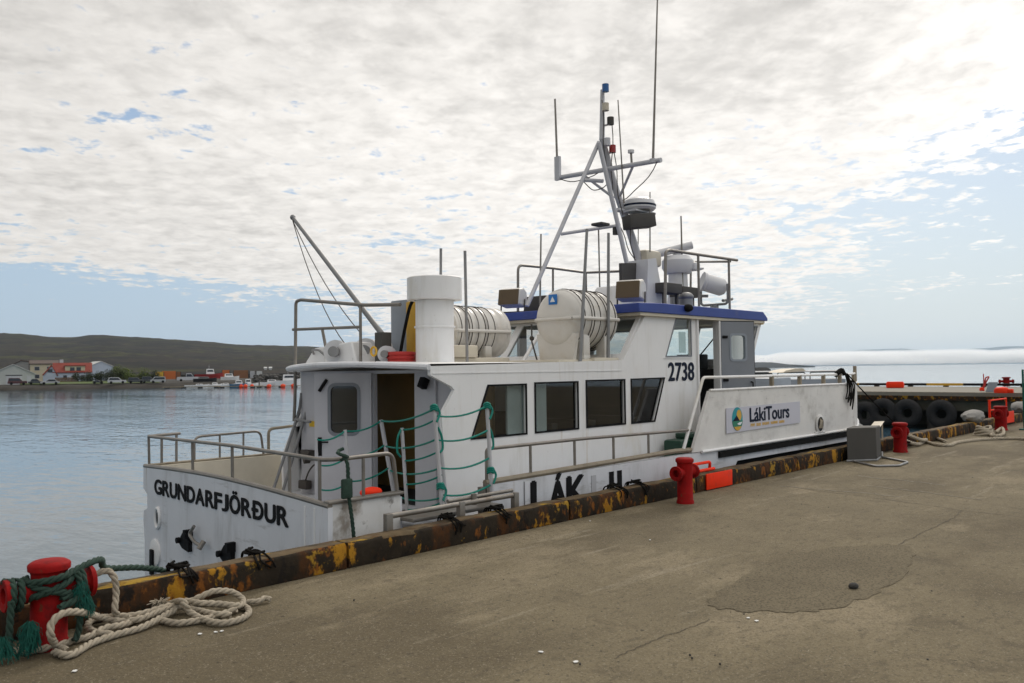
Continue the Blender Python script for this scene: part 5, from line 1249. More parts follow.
# rope along the quay on the right, rocks on the kerb
rr_ = MB(); rope(rr_, [(16.62, 5.62, .22), (16.9, 5.7, .24), (17.3, 5.78, .15), (17.8, 5.72, .05), at(925, 442, z=.03), at(938, 445, z=.03), at(950, 445, z=.03), at(957, 442.5, z=.03), at(975, 440, z=.03), at(1000, 438.5, z=.03), at(1024, 439, z=.03), at(1060, 441, z=.03)], .035)
rope(rr_, [(16.6, 5.58, .24), (17.0, 5.74, .3), (17.5, 5.86, .27), (18.2, 5.74, .1), at(930, 437, z=.04), at(945, 441, z=.04)], .035)
tag(rr_.build('slack_rope', m_beigerope, smooth=60), 'pale slack rope running along the quay from the bollard beside the grey cabinet', 'rope')
r2 = MB(); c = at(984, 433, z=.06)
for k in range(4): r2.tube([c + Vector((.20 * math.cos(a) * (1 - .10 * k), .20 * math.sin(a) * (1 - .1 * k), -.03 + .05 * k + .03 * math.sin(2 * a + k))) for a in [j * math.pi / 8 for j in range(16)]], .032, 7, True)
rope(r2, [c + Vector((.1, -.1, -.02)), at(993, 436, z=.04), at(1003, 434, z=.06), at(1002, 428, z=.1), at(996, 432, z=.05)], .035)
tag(r2.build('rope_coil', m_beigerope, smooth=60), 'small heap of pale rope at the foot of the farthest quay bollard', 'rope')
def rock(c, r, sc, m_, label, cat='rock', name='rock', seed=0, group=None):
    rnd = random.Random(seed); mb = MB(); bmesh.ops.create_icosphere(mb.bm, subdivisions=3, radius=r, matrix=Matrix.Translation(c))
    ph = [Vector((rnd.uniform(-1, 1), rnd.uniform(-1, 1), rnd.uniform(-1, 1))).normalized() for _ in range(14)]
    c = Vector(c)
    for v in mb.bm.verts:
        d = (v.co - c).normalized(); k = 1 + .22 * sum(max(0, d.dot(p)) ** 4 for p in ph) / 3 - .15 + rnd.uniform(-.07, .07)
        v.co = c + Vector((d.x * sc[0], d.y * sc[1], d.z * sc[2])) * r * k
    return tag(mb.build(name, m_, smooth=40), label, cat, group)
rock((22.7, 5.98, .36), .36, (1.4, .7, .5), m_rock, 'rounded pale grey rock lying on the kerb left of the farthest quay bollard', seed=2)
rock((27.6, 5.98, .38), .38, (1.5, .7, .5), m_rock, 'pale rock on the kerb at the right edge of the photo', seed=5)
rock(at(854, 586, z=.02), .034, (1.3, 1, .75), m_stone, 'lone fist sized dark stone on the smoother pavement patch', 'stone', 'stone', 3)
gp = MB(); rnd = random.Random(21)
for _ in range(90):
    x = rnd.uniform(2.2, 14); y = rnd.uniform(-1, 5.7); r = rnd.choice((.004, .005, .006, .007, .004))
    bmesh.ops.create_icosphere(gp.bm, subdivisions=1, radius=r, matrix=Matrix.Translation((x, y, r * .4)) @ Matrix.Rotation(rnd.random() * 3, 4, 'Z') @ Matrix.Diagonal((1.3, 1, .7, 1)))
for px, py in ((690, 655), (692, 658), (720, 664), (580, 664), (354, 455)): 
    p = at(px, max(py, 600), z=.01); bmesh.ops.create_icosphere(gp.bm, subdivisions=1, radius=.008, matrix=Matrix.Translation(p))
tag(gp.build('gravel', m_stone), 'loose dark grit scattered over the quay pavement', 'gravel', kind='stuff')
sp = MB()
for px, py in ((200, 634), (216, 632), (222, 631), (541, 652), (576, 662), (590, 521), (205, 160), (748, 618), (757, 621), (650, 540), (118, 628), (75, 671)):
    if py < 500: continue
    p = at(px, py, z=.006); sp.prism([p + Vector((rnd.uniform(.006, .02) * math.cos(a), rnd.uniform(.006, .02) * math.sin(a), 0)) for a in (0, 1, 2, 3.2, 4.2, 5.3)], (0, 0, .003))
tag(sp.build('bird_droppings', m_paper), 'tiny white specks scattered on the quay pavement', 'specks', kind='stuff')

# tyres as fenders between hull and quay
def tyre(c, r, w, axis, label, group, name='tyre', m_=m_black):
    mb = MB(); prof = []
    for k in range(13):
        a = math.pi * 2 * k / 12; prof.append((r - w * .55 + w * .55 * math.cos(a), w * .5 * math.sin(a)))
    mb.lathe(prof, c, axis=axis, seg=32, cap=False)
    return tag(mb.build(name, m_, smooth=50), label, 'tyre', group)
for i, s in enumerate((11.9, 13.4, 15.2)):
    tyre((s, 6.27, -.28), .42, .25, (0, 1, 0), ('black tyre fender under the aft end of the sign on the bow', 'black tyre fender between quay and hull under the middle of the bow', 'black tyre fender between quay and hull just left of the grey cabinet')[i], 'tyre fenders between boat and quay')

# ------------------------------------------------------------------ pier across the harbour end
def pier():
    root = thing('pier', (57, 35, WATER_Z), 'low concrete pier across the harbour end with tyres hung on its face', 'pier')
    MB().bb((50.65, 6.14, -.95), (64.2, 31, -.25)).build('pier_body', m_pierface, root)
    MB().bb((54.5, 6.14, -6), (64.0, 31, -.95)).build('pier_core', m_pierface, root)
    for yy in (9, 12.2, 15.6, 19, 22.5): MB().cyl((51.2, yy, -6), (51.2, yy, -.95), .3, seg=12).build('pile', m_quaywall, root)
    MB().bb((50.4, 6.14, -.25), (64.4, 31.2, .06)).build('pier_deck', m_pierdeck, root)
    MB().bb((50.3, 6.2, -.36), (50.398, 31.2, -.12)).build('timber_waling', m_kerb, root)
    MB().bb((50.42, 6.2, .062), (50.7, 31.2, .10)).build('deck_edge', m_railcap, root)
    k = MB(); i = 0; y = 4.0
    while y < 31:
        k.bb((63.9, y, .02), (64.2, y + .3, .14)); y += 2.4
    k.build('kerb_block', m_boxgrey, root)
    for j in range(12):
        y = 3.0 + j * 2.4; MB().bb((63.85, y, .145), (64.25, y + 2.39, .31)).build('kerb_beam', m_yellow if j % 3 == 0 else m_blackpaint, root)
pier()
MB_LAB = ('leftmost large tyre hung on the pier face, half hidden behind the bow', 'second tyre from the bow on the pier face', 'third tyre from the bow on the pier face', 'large tyre on the pier face nearest the quay corner')
for i, px in enumerate((866, 884, 908, 942)):
    c = at(px, (414, 411, 412, 413)[i], s=50.2); tyre((50.12, c.y, c.z - .05), .80, .5, (1, 0, 0), MB_LAB[i], 'tyres hung on the pier face', m_=m_tyre)
ch = MB()
for px in (884, 908, 942):
    c = at(px, 412, s=50.2)
    for dy in (-.45, .45): ch.cyl((50.25, c.y + dy, -.1), (50.1, c.y + dy * .6, c.z + .55), .04, seg=6)
def pier_stuff():
    p = at(897.5, 387, s=55); b = MB(); b.lathe([(1.2, 0), (1.2, .35), (1.0, .55), (0, .55)], (62.2, 22.2 - .6, .06), seg=4)
    a0 = at(886.5, 388, z=.06); a1 = at(904, 388, z=.06); c = (a0 + a1) / 2
    b = MB(); w = (a1 - a0).length; d = (a1 - a0).normalized(); rz = math.atan2(d.y, d.x)
    b.box(c + Vector((0, 0, .20)), (w, .7, .38), rz=rz, bev=.06); b.box(c + Vector((0, 0, .415)), (w * .92, .6, .05), rz=rz, bev=.02)
    tag(b.build('orange_tub', m_orange), 'orange tub with lid standing on the pier deck behind the bow', 'tub')
    q = at(1006, 387, z=.06); P0 = at(1002, 392, z=.06)
    f = MB(); e0 = at(985.5, 392, z=.07); e1 = at(995, 392, z=.07); d = (e1 - e0)
    f.prism([e0, e1, e1 + d * .35 + Vector((0, 0, .55)), e0 + d * .35 + Vector((0, 0, .55))], Vector((.4, .1, 0))); tag(f.build('leaning_panel', m_panel), 'grey panel leaning beside the orange buoy on the pier edge', 'panel')
    c = at(1001.5, 392.8, z=.11); o = MB(); o.lathe([(.34, 0), (.36, .12), (.30, .26), (.2, .31), (0, .32)], (c.x, c.y, .10), seg=20); o.bb((c.x - .15, c.y - .55, .10), (c.x + .15, c.y - .25, .32), .04)
    tag(o.build('orange_buoy', m_orange), 'rounded orange buoy on the pier edge beside the grey panel', 'buoy')
    c = at(982, 391, z=.06); o = MB(); o.box(c + Vector((0, 0, .10)), (.2, .24, .18), bev=.04); o.box(c + Vector((0, 0, .20)), (.1, .12, .05), bev=.02)
    tag(o.build('orange_can', m_orange), 'small orange can at the foot of the leaning grey panel', 'can')
    c = at(984, 391, z=.06); h = MB(); h.cyl(c, c + Vector((0, 0, 1.0)), .03); u = Vector((.669, -.743, 0))
    h.tube(smooth_path([c + u * -.1, c + u * .05 + Vector((0, 0, .5)), c + u * .12 + Vector((0, 0, .75)), c + u * .22 + Vector((0, 0, .82)), c + u * .3 + Vector((0, 0, .8)), c + u * .15 + Vector((0, 0, .55)), c + u * 0 + Vector((0, 0, .2))], 6), .04, 7)
    tag(h.build('hose_post', m_redhose), 'thin post with a dark red looped hose on the pier beside the grey panel', 'hose post')
    make_pier_bollard()
def make_pier_bollard():
    c = at(1006.5, 386.5, z=.06); root = thing('bollard', c, 'dark red cross bollard near the far edge of the pier', 'bollard', 'red mooring bollards along the quay'); d = Vector((.67, -.74, 0))
    MB().lathe([(.24, 0), (.20, .05), (.20, .55), (.27, .58), (.27, .66), (0, .67)], c, seg=20).build('post', m_red, root)
    for sg in (-1, 1): MB().lathe([(.09, .15), (.09, .42), (.14, .43), (.14, .48), (0, .48)], c + Vector((0, 0, .36)), axis=d * sg, seg=14).build('crossbar', m_red, root)
pier_stuff()
gpole = MB(); c = at(1025, 418, z=0)
g0 = at(1024.6, 430, z=0); gpole.cyl(g0, g0 + Vector((0, 0, 1.5)), .025, seg=10); gpole.cyl(g0, g0 + Vector((0, 0, .03)), .12)
tag(gpole.build('green_post', m_greentuft), 'thin teal green post standing at the right edge of the photo', 'post')

# ------------------------------------------------------------------ far shore: houses, cars, boats, bushes
def far(px, d, z=GZ):
    r = ray(px, 380); p = Vector((r.x, r.y, 0)) * d; return Vector((p.x, p.y, z))
def axes(px):       # local right / away axes at that bearing
    r = ray(px, 380); a = Vector((r.x, r.y, 0)).normalized(); return Vector((a.y, -a.x, 0)), a
M_ = {}
def fm(name, col, rough=.7, layers=()):
    if name not in M_: M_[name] = mat(name, col, rough, var=.08, scale=.5, layers=layers)
    return M_[name]
f_white = fm('far_white', (.46, .47, .49)); f_boatwhite = fm('far_boat_white', (.80, .80, .80)); f_palegreen = fm('far_pale_wall', (.42, .44, .42)); f_cream = fm('far_cream', (.48, .43, .30)); f_brown = fm('far_brown_roof', (.085, .06, .05)); f_red = fm('far_red_roof', (.21, .030, .016)); f_bluewhite = fm('far_blue_white', (.40, .46, .54)); f_greywhite = fm('far_light_roof', (.50, .51, .50)); f_dark = fm('far_dark', (.025, .025, .028), .4); f_fence = fm('far_brown_fence', (.12, .07, .04)); f_carred = fm('far_dark_red_car', (.07, .018, .02), .3); f_silver = fm('far_silver_car', (.36, .37, .38), .3); f_darkcar = fm('far_dark_car', (.05, .055, .06), .3); f_orangec = fm('far_orange', (.48, .13, .03)); f_yellowc = fm('far_yellow', (.55, .34, .03)); f_brownc = fm('far_rust_container', (.22, .10, .045)); f_redboat = fm('far_red_hull', (.30, .03, .03), .4); f_bluehull = fm('far_blue_hull', (.05, .14, .24), .4); f_glass = fm('far_window', (.03, .035, .045), .15); f_buoy = fm('far_orange_buoy', (.85, .07, .01)); f_grey = fm('far_grey_wall', (.22, .22, .21)); f_pont = fm('far_pontoon', (.20, .16, .10))
PXM = F_PX
def gable_house(name, px0, px1, d, eave, ridge_, depth, wall_m, roof_m, label, gable_front=True, windows=(), door=None, over=.25, z=GZ, yaw=0.0):
    """house whose front spans px0..px1 at distance d; windows: (u, z, w, h) u in metres from the left"""
    c = far((px0 + px1) / 2, d, z); R, A = axes((px0 + px1) / 2)
    if yaw: q = Matrix.Rotation(yaw, 3, 'Z'); R = q @ R; A = q @ A
    w = (px1 - px0) / PXM * d; root = thing(name, c, label, 'house' if 'house' in name else 'shed'); U = Vector((0, 0, 1)); p = lambda u, v, h: c + R * (u - w / 2) + A * v + U * h
    b = MB()
    if gable_front:
        b.prism([p(0, 0, 0), p(w, 0, 0), p(w, 0, eave), p(w / 2, 0, ridge_), p(0, 0, eave)], A * depth)
        rf = MB()
        for sg, (e, m__) in ((0, (0, w / 2)), (1, (w, w / 2))):
            sl = (ridge_ - eave) / (w / 2); x0 = -over if sg == 0 else w + over
            rf.prism([p(x0, -over, eave - sl * over + .02), p(w / 2, -over, ridge_ + .02), p(w / 2, -over, ridge_ + .2), p(x0, -over, eave - sl * over + .2)], A * (depth + 2 * over))
    else:
        b.prism([p(0, 0, 0), p(0, depth, 0), p(0, depth, eave), p(0, depth / 2, ridge_), p(0, 0, eave)], R * w)
        rf = MB(); sl = (ridge_ - eave) / (depth / 2)
        rf.prism([p(-over, -over, eave - sl * over + .02), p(-over, depth / 2, ridge_ + .02), p(-over, depth / 2, ridge_ + .2), p(-over, -over, eave - sl * over + .2)], R * (w + 2 * over))
        rf.prism([p(-over, depth + over, eave - sl * over + .02), p(-over, depth / 2, ridge_ + .02), p(-over, depth / 2, ridge_ + .2), p(-over, depth + over, eave - sl * over + .2)], R * (w + 2 * over))
    b.build('wall', wall_m, root, smooth=False); ro = rf.build('roof', roof_m, root, smooth=False)
    for (u, h, ww, hh) in windows:
        f = MB(); f.prism([p(u - .08, -.04, h - .08), p(u + ww + .08, -.04, h - .08), p(u + ww + .08, -.04, h + hh + .08), p(u - .08, -.04, h + hh + .08)], A * .035); fo = f.build('window', f_white, root, smooth=False)
        MB().prism([p(u, -.07, h), p(u + ww, -.07, h), p(u + ww, -.07, h + hh), p(u, -.07, h + hh)], A * .025).build('pane', f_glass, fo, smooth=False)
    if door:
        u, ww, hh, m__ = door; MB().prism([p(u, -.05, 0), p(u + ww, -.05, 0), p(u + ww, -.05, hh), p(u, -.05, hh)], A * .045).build('door', m__, root, smooth=False)
    return root, p, ro, w
r_, p, ro, w = gable_house('garage_shed', -6, 32, 222, 2.8, 5.3, 14, f_palegreen, f_greywhite, 'pale shed with wide light gable roof at the left edge of the far shore', True, [], (8.3, .9, 2.3, f_white), over=.3)
MB().prism([p(3.4, -.05, 2.35), p(7.2, -.05, 2.35), p(7.2, -.05, 2.6), p(3.4, -.05, 2.6)], Vector((0, .04, 0))).build('door_lintel', f_dark, r_)
MB().prism([p(3.5, -.03, 0), p(7.1, -.03, 0), p(7.1, -.03, 2.3), p(3.5, -.03, 2.3)], Vector((0, .02, 0))).build('garage_door', f_white, r_)
r_, p, ro, w = gable_house('cream_house', 32, 56, 262, 6.0, 7.0, 8, f_cream, f_brown, 'two storey cream house with flat brown roof on the far shore', False, [(1.2, 4.0, 1.3, 1.1), (4.6, 4.0, 1.3, 1.1), (1.2, 1.5, 1.3, 1.1), (4.6, 1.5, 1.3, 1.1)], None, .4)
R, A = axes(25); c = far(25, 265)
g = MB(); g.prism([p(-5.2, .5, 0), p(-.45, .5, 0), p(-.45, .5, 6.4), p(-2.6, .5, 6.9), p(-5.2, .5, 5.4)], A * 7); g.build('side_wing', f_grey, r_, smooth=False)
g = MB(); g.prism([p(-5.6, .2, 5.3), p(-2.6, .2, 7.0), p(-.3, .2, 6.7), p(-.3, .2, 6.9), p(-2.6, .2, 7.25), p(-5.6, .2, 5.5)], A * 7.6); g.build('wing_roof', f_brown, r_, smooth=False)
r_, p, ro, w = gable_house('red_roofed_house', 56, 89, 250, 3.3, 5.9, 7, f_bluewhite, f_red, 'small house with bright red tiled roof and cream dormer on the far shore', False, [(2.5, 1.2, 1.0, 1.1), (5, 1.2, 1.0, 1.1), (7.2, 1.2, 1.0, 1.1)], (4.0, .8, 2.0, f_white), .35)
dm = MB(); dm.prism([p(3.0, .25, 3.25), p(8.3, .25, 3.25), p(8.3, .25, 5.1), p(3.0, .25, 5.1)], A * 3); do_ = dm.build('dormer', f_cream, r_, smooth=False)
for u in (4.6, 6.3): MB().prism([p(u - .3, .2, 3.6), p(u + .9, .2, 3.6), p(u + .9, .2, 4.7), p(u - .3, .2, 4.7)], A * .05).build('pane', f_glass, do_, smooth=False)
MB().prism([p(2.8, .0, 5.1), p(8.5, .0, 5.1), p(8.5, .0, 5.3), p(2.8, .0, 5.3)], A * 3.4).build('dormer_roof', f_red, do_, smooth=False)
MB().prism([p(1.5, 3.6, 5.6), p(2.5, 3.6, 5.6), p(2.5, 3.6, 7.1), p(1.5, 3.6, 7.1)], A * .8).build('chimney', f_white, ro, smooth=False)
g = MB(); g.prism([p(-2.7, -.3, 0), p(0.8, -.3, 0), p(.8, -.3, 2.7), p(-.5, -.3, 5.2), p(-2.7, -.3, 2.7)], A * 7); g.build('gable_wing', f_bluewhite, r_, smooth=False)
g = MB(); g.prism([p(-2.9, -.6, 2.5), p(-.6, -.6, 5.45), p(-.4, -.6, 5.2), p(-2.7, -.6, 2.3)], A * 7.4); g.prism([p(-.6, -.6, 5.45), p(1.2, -.6, 2.3), p(1.0, -.6, 2.2), p(-.55, -.6, 5.2)], A * 7.4); g.build('gable_roof', f_red, ro, smooth=False)
MB().prism([p(-1.6, -.36, 3.2), p(-.3, -.36, 3.2), p(-.3, -.36, 4.2), p(-1.6, -.36, 4.2)], A * .05).build('window', f_glass, r_, smooth=False)
gable_house('white_shed', 90, 112, 270, 5.0, 6.6, 12, f_bluewhite, f_greywhite, 'plain white gabled shed behind the red roofed house', True, [], None, .2, yaw=R_(12))
R, A = axes(66); c = far(66, 236)
fe = MB()
for i in range(16): fe.box(c + R * (-2.6 + i * .36) + Vector((0, 0, .85)), (.32, .08, 1.7), rz=math.atan2(R.y, R.x))
fe.box(c + R * .1 + A * .06 + Vector((0, 0, 1.2)), (5.8, .05, .12), rz=math.atan2(R.y, R.x)); tag(fe.build('board_fence', f_fence), 'brown board fence in front of the red roofed house', 'fence')

# leafy bushes
def leaf_mat(name, c): return mat(name, c, .8, var=.45, scale=1.1)
m_leafd = leaf_mat('dark_bush_leaf', (.030, .040, .014)); m_leafg = leaf_mat('bright_bush_leaf', (.095, .130, .018)); m_stem = mat('bush_stem', (.05, .04, .03), .9)
def bush(px, d, w, h, m_, label, seed):
    rnd = random.Random(seed); c = far(px, d); root = thing('bush', c, label, 'bush', 'bushes on the far shore'); f = MB(); R, A = axes(px)
    lumps = [(rnd.uniform(-.42, .42) * w, rnd.uniform(-1, 1), h * rnd.uniform(.30, .72), rnd.uniform(.22, .42) * h) for _ in range(9)]
    for u, v, z, r in lumps:
        for k in range(190):
            dv = Vector((rnd.gauss(0, 1), rnd.gauss(0, 1), rnd.gauss(0, 1))).normalized() * r * rnd.random() ** .35
            q = c + R * u + A * v + Vector((0, 0, max(.1, z + dv.z))) + Vector((dv.x, dv.y, 0)); s = rnd.uniform(.09, .2)
            a = Vector((rnd.gauss(0, 1), rnd.gauss(0, 1), rnd.gauss(0, .6))).normalized(); b = a.cross(Vector((rnd.gauss(0, 1), rnd.gauss(0, 1), rnd.gauss(0, 1)))).normalized()
            f.poly([q - a * s, q + b * s * .6, q + a * s, q - b * s * .6])
    f.build('foliage', m_, root, smooth=False)
    st = MB()
    for u, v, z, r in lumps[:5]: st.cyl(c + R * u * .5, c + R * u + A * v + Vector((0, 0, z)), .06, .03, seg=5)
    st.build('stem', m_stem, root)
for i, (px, d, w, h, m__, lab) in enumerate(((82, 236, 4.5, 2.6, m_leafd, 'dark bush at the right end of the brown board fence'), (94, 240, 5, 2.4, m_leafd, 'low dark bush below the plain white shed'), (107, 240, 5, 2.9, m_leafd, 'dark bush behind the white car on the shore'),
                              (118, 244, 6, 3.4, m_leafd, 'dark green bush right of the plain white shed'), (126, 246, 7, 3.8, m_leafg, 'bright green bush, tallest of the shore thicket'), (138, 246, 7, 3.5, m_leafg, 'bright green bush at the right of the shore thicket'), (149, 248, 5, 2.6, m_leafd, 'dark bush beside the yellow container'))):
    bush(px, d, w * 1.15, h * 1.35, m__, lab, i + 40)
# cars
def car(px, d, L_, H, m_, label, kind='saloon', z=GZ + .02, flip=False):
    c = far(px, d, z); R, A = axes(px)
    if flip: R = -R
    root = thing('parked_car', c, label, 'car', 'cars parked along the far shore'); W = 1.7; p = lambda u, v, h: c + R * u + A * v + Vector((0, 0, h))
    l = L_ / 2; bh = H * .55
    MB().prism([p(-l, 0, .28), p(l, 0, .28), p(l, 0, bh * .85), p(l * .92, 0, bh), p(-l * .96, 0, bh), p(-l, 0, bh * .8)], A * W).build('body', m_, root, bevel=.05)
    cab = {'saloon': [(-.75, .0), (-.5, 1), (.15, 1), (.5, 0)], 'suv': [(-.95, 0), (-.88, 1), (.2, 1), (.5, 0)], 'pickup': [(-.2, 0), (-.15, 1), (.3, 1), (.52, 0)], 'van': [(-.97, 0), (-.93, 1), (.45, 1), (.78, 0)]}[kind]
    prof = [(u * l, bh + 0.005 + f * (H - bh)) for u, f in cab]
    MB().prism([p(u, .08, h) for u, h in prof], A * (W - .16)).build('cabin', m_, root, bevel=.05)
    cx = sum(u for u, h in prof) / 4; pr2 = [(cx + (u - cx) * .86, bh + .05 + (h - bh) * .78) for u, h in prof]
    MB().prism([p(u, .05, h) for u, h in pr2], A * (W - .10)).build('window', f_glass, root, smooth=False)
    for u in (-.62, .62): 
        for v in (.0, W): MB().lathe([(0, -.11), (.2, -.11), (.32, -.09), (.33, 0), (.32, .09), (.2, .11), (0, .11)], p(u * l, v, .32), axis=A, seg=14).build('wheel', m_black, root)
car(17.5, 214, 4.4, 1.75, f_carred, 'dark red estate car parked in front of the pale shed', 'suv')
car(36, 216, 3.6, 1.45, f_darkcar, 'dark car parked between the pale shed and the silver car')
car(50, 212, 4.4, 1.35, f_silver, 'silver car parked in front of the cream house', flip=True)
car(98, 214, 2.6, .9, f_darkcar, 'small dark car roof low on the grass below the dark bushes')
car(117, 214, 4.4, 1.55, f_white, 'white car parked on the shore below the bright bushes', 'suv')
car(136, 218, 4.0, 1.5, f_darkcar, 'dark grey car parked right of the white car', 'suv')
car(149, 222, 3.8, 1.7, f_darkcar, 'dark hatchback parked beside the grey van', 'suv')
car(158, 218, 3.8, 1.6, f_silver, 'silver grey estate car parked below the yellow container', 'van', flip=True)
car(188, 224, 5.6, 2.1, f_white, 'white pickup truck parked beside the orange containers', 'pickup', z=GZ + .3)
# containers and sheds on the hard
def container(px, d, L_, H, m_, label, z=GZ):
    c = far(px, d, z); R, A = axes(px); root = thing('container', c, label, 'container', 'containers on the far shore'); p = lambda u, v, h: c + R * u + A * v + Vector((0, 0, h)); b = MB()
    n = max(4, int(L_ / .35)); pl = []
    for i in range(n): 
        u = -L_ / 2 + L_ * i / n; dv = .06 * (i % 2); pl += [(u, dv), (u + L_ / n, dv)]
    b.prism([p(u, v, .12) for u, v in pl] + [p(L_ / 2, 2.4, .12), p(-L_ / 2, 2.4, .12)], Vector((0, 0, H - .12))); b.build('box', m_, root, smooth=False)
    f = MB()
    for u in (-L_ / 2, L_ / 2): f.bb(p(u - .07, -.05, 0), p(u + .07, .10, H)) if False else f.cyl(p(u, .0, 0), p(u, .0, H + .05), .09, seg=4)
    f.build('corner_post', f_dark, root)
container(159.5, 252, 2.4, 2.4, f_yellowc, 'short yellow container at the left of the orange ones', z=GZ + .6)
container(169, 254, 4.0, 2.6, f_orangec, 'orange container between the yellow one and the white pickup', z=GZ + .6)
container(178, 256, 1.6, 2.4, f_brownc, 'rust brown container end behind the white pickup', z=GZ + .6)
container(226, 252, 2.2, 2.7, f_orangec, 'orange container behind the grey cabin boat', z=GZ + .6)
container(241, 256, 4.4, 2.6, f_brownc, 'long rust brown container right of the orange one', z=GZ + .6)
container(252.5, 258, 1.6, 2.2, f_white, 'white container right of the rust brown one', z=GZ + .7)
container(259.5, 258, 1.8, 2.2, f_greywhite, 'light grey container at the right end of the yard', z=GZ + .7)
# boats
def boat_small(px, d, L_, hull_m, cab_m, label, z=WATER_Z, cabin=(.0, .35, 1.0), hh=.9, flip=False, mast_h=0):
    c = far(px, d, z); R, A = axes(px)
    if flip: R = -R
    root = thing('small_boat', c, label, 'boat', 'small boats on the far shore'); W = L_ * .3; p = lambda u, v, h: c + R * u + A * v + Vector((0, 0, h)); l = L_ / 2
    mb = MB(); rings = []
    for u, w, zt in ((-1, .42, .95), (-.5, .5, .92), (.2, .5, .98), (.6, .38, 1.08), (.85, .2, 1.2), (1, .02, 1.3)):
        rings.append([mb.bm.verts.new(p(u * l, v * W * 2 * w * k, h)) for v, k, h in ((-.5, .6, -.15), (-.5, 1, zt * hh), (.5, 1, zt * hh), (.5, .6, -.15))])
    for a, b in zip(rings, rings[1:]):
        for k in range(4): mb.bm.faces.new((a[k], a[(k + 1) % 4], b[(k + 1) % 4], b[k]))
    mb.bm.faces.new(rings[0]); mb.bm.faces.new(rings[-1]); mb.build('hull', hull_m, root, smooth=30)
    if cabin:
        u0, wd, ch_ = cabin; cb = MB(); z0 = hh * .95
        cb.prism([p((u0 - wd) * l, -W * .3, z0), p((u0 + wd) * l, -W * .3, z0), p((u0 + wd * .7) * l, -W * .3, z0 + ch_), p((u0 - wd * .9) * l, -W * .3, z0 + ch_)], A * W * .6); cb.build('cabin', cab_m, root, bevel=.04)
        MB().prism([p((u0 - wd * .75) * l, -W * .31, z0 + ch_ * .45), p((u0 + wd * .72) * l, -W * .31, z0 + ch_ * .45), p((u0 + wd * .58) * l, -W * .31, z0 + ch_ * .8), p((u0 - wd * .7) * l, -W * .31, z0 + ch_ * .8)], A * W * .62).build('window', f_glass, root, smooth=False)
    if mast_h: MB().cyl(p(0, 0, hh), p(0, 0, hh + mast_h), .06, .03, seg=6).build('mast', f_white, root)
boat_small(209, 240, 7.8, f_redboat, f_boatwhite, 'red fishing boat with white cabin standing on the hard', z=GZ + 1.0, cabin=(.1, .3, 1.5), hh=1.2, mast_h=2.6)
boat_small(205, 226, 6.0, f_dark, f_grey, 'dark hulled boat in front of the red fishing boat', z=GZ + .2, cabin=(-.1, .5, .5), hh=.8)
boat_small(230, 236, 5.0, f_boatwhite, f_boatwhite, 'white cabin boat on the hard in front of the orange container', z=GZ + .55, cabin=(-.1, .5, .9), hh=.8)
boat_small(197, 214, 6.0, f_boatwhite, f_boatwhite, 'low white open boat moored at the left pontoon', cabin=(.2, .3, .3), hh=.7)
boat_small(215, 214, 3.6, f_boatwhite, f_boatwhite, 'short pale boat moored at the right end of the left pontoon', cabin=(.0, .4, .5), hh=.8)
boat_small(225, 213, 5.0, f_boatwhite, f_boatwhite, 'grey boat moored left of the blue cabin boat', cabin=(.1, .3, .4), hh=.75)
boat_small(239, 213, 4.6, f_bluehull, f_boatwhite, 'blue boat with small white cabin moored at the middle pontoon', cabin=(.0, .4, .9), hh=.9, mast_h=1.6)
boat_small(250, 214, 4.2, f_boatwhite, f_boatwhite, 'white wheelhouse boat moored beside the blue one', cabin=(-.2, .35, 1.2), hh=.9, mast_h=1.4)
boat_small(272, 212, 6.0, f_boatwhite, f_boatwhite, 'low pale motor boat moored left of the large cruiser', cabin=(.0, .4, .6), hh=1.3)
boat_small(288, 212, 6.6, f_boatwhite, f_boatwhite, 'white cabin cruiser moored at the right end of the pontoon', cabin=(.1, .5, 1.5), hh=1.7, mast_h=2.4)
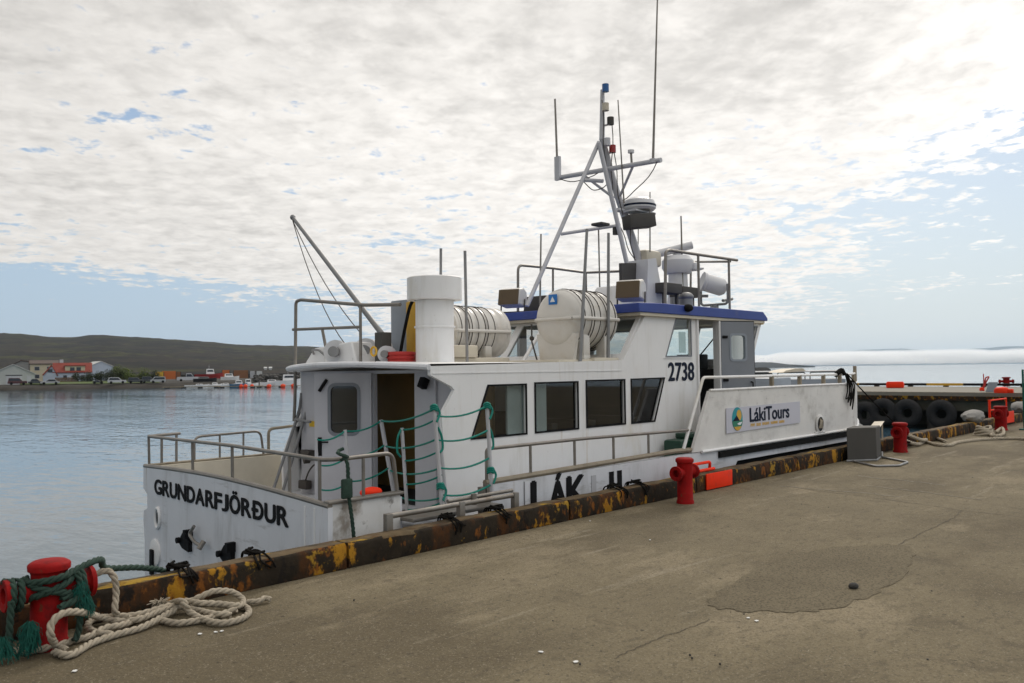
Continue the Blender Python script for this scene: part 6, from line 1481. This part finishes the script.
def pontoon(px0, px1, d, label):
    c = far((px0 + px1) / 2, d, WATER_Z); R, A = axes((px0 + px1) / 2); w = (px1 - px0) / PXM * d; root = thing('pontoon', c, label, 'pontoon', 'floating pontoons across the harbour'); rz = math.atan2(R.y, R.x)
    MB().box(c + Vector((0, 0, .32)), (w, 1.6, .14), rz=rz).build('deck', f_pont, root)
    for i in range(max(2, int(w / 3))): MB().box(c + R * (-w / 2 + 1 + i * (w - 2) / max(1, int(w / 3) - 1)) + Vector((0, 0, .08)), (1.2, 1.5, .3), rz=rz).build('float', f_dark, root)
pontoon(165, 219, 210, 'left pontoon with low white boats across the harbour'); pontoon(219, 262, 209, 'middle pontoon with the blue boat across the harbour'); pontoon(250, 312, 206, 'right pontoon with orange floats across the harbour')
for i, (px, d, s) in enumerate(((241, 206, .34), (245.5, 206, .42), (252, 206, .36), (269, 203.5, .46), (283, 203.5, .50), (293, 203.5, .42))):
    b = MB(); c = far(px, d, WATER_Z); b.lathe([(0, -.1), (s * .9, 0), (s * 1.25, .25), (s * 1.25, .5), (s * .9, .75), (.08, .8), (.08, .95), (0, .95)], c, seg=14)
    tag(b.build('float_buoy', f_buoy), ('leftmost orange float across the harbour', 'orange float in front of the white wheelhouse boat', 'orange float at the left tip of the right pontoon', 'orange float in front of the low pale motor boat', 'large orange float between the motor boat and the cruiser', 'orange float in front of the cabin cruiser')[i], 'buoy', 'orange floats along the pontoons')
# rock mole behind the boats
rk = MB(); rnd = random.Random(77)
for i in range(260):
    px = rnd.uniform(255, 330); c = far(px, rnd.uniform(226, 250), GZ + rnd.uniform(-.4, 1.5)); r = rnd.uniform(.5, 1.0)
    bmesh.ops.create_icosphere(rk.bm, subdivisions=1, radius=r, matrix=Matrix.Translation(c) @ Matrix.Rotation(rnd.random() * 6, 4, 'Z') @ Matrix.Diagonal((1.2, .9, .7, 1)))
tag(rk.build('boulders', m_darkrock, smooth=False), 'bank of dark boulders behind the moored boats', 'rocks', kind='stuff')
# tiny houses on the hill
for i, (px, d, lab) in enumerate(((265.5, 420, 'left of two tiny white farm houses at the foot of the hill'), (270.5, 420, 'right of two tiny white farm houses at the foot of the hill'))):
    gable_house('farm_house', px - 1.2, px + 1.2, d, .8, 1.3, 3, f_white, f_greywhite, lab, False, z=4.0 - .9)
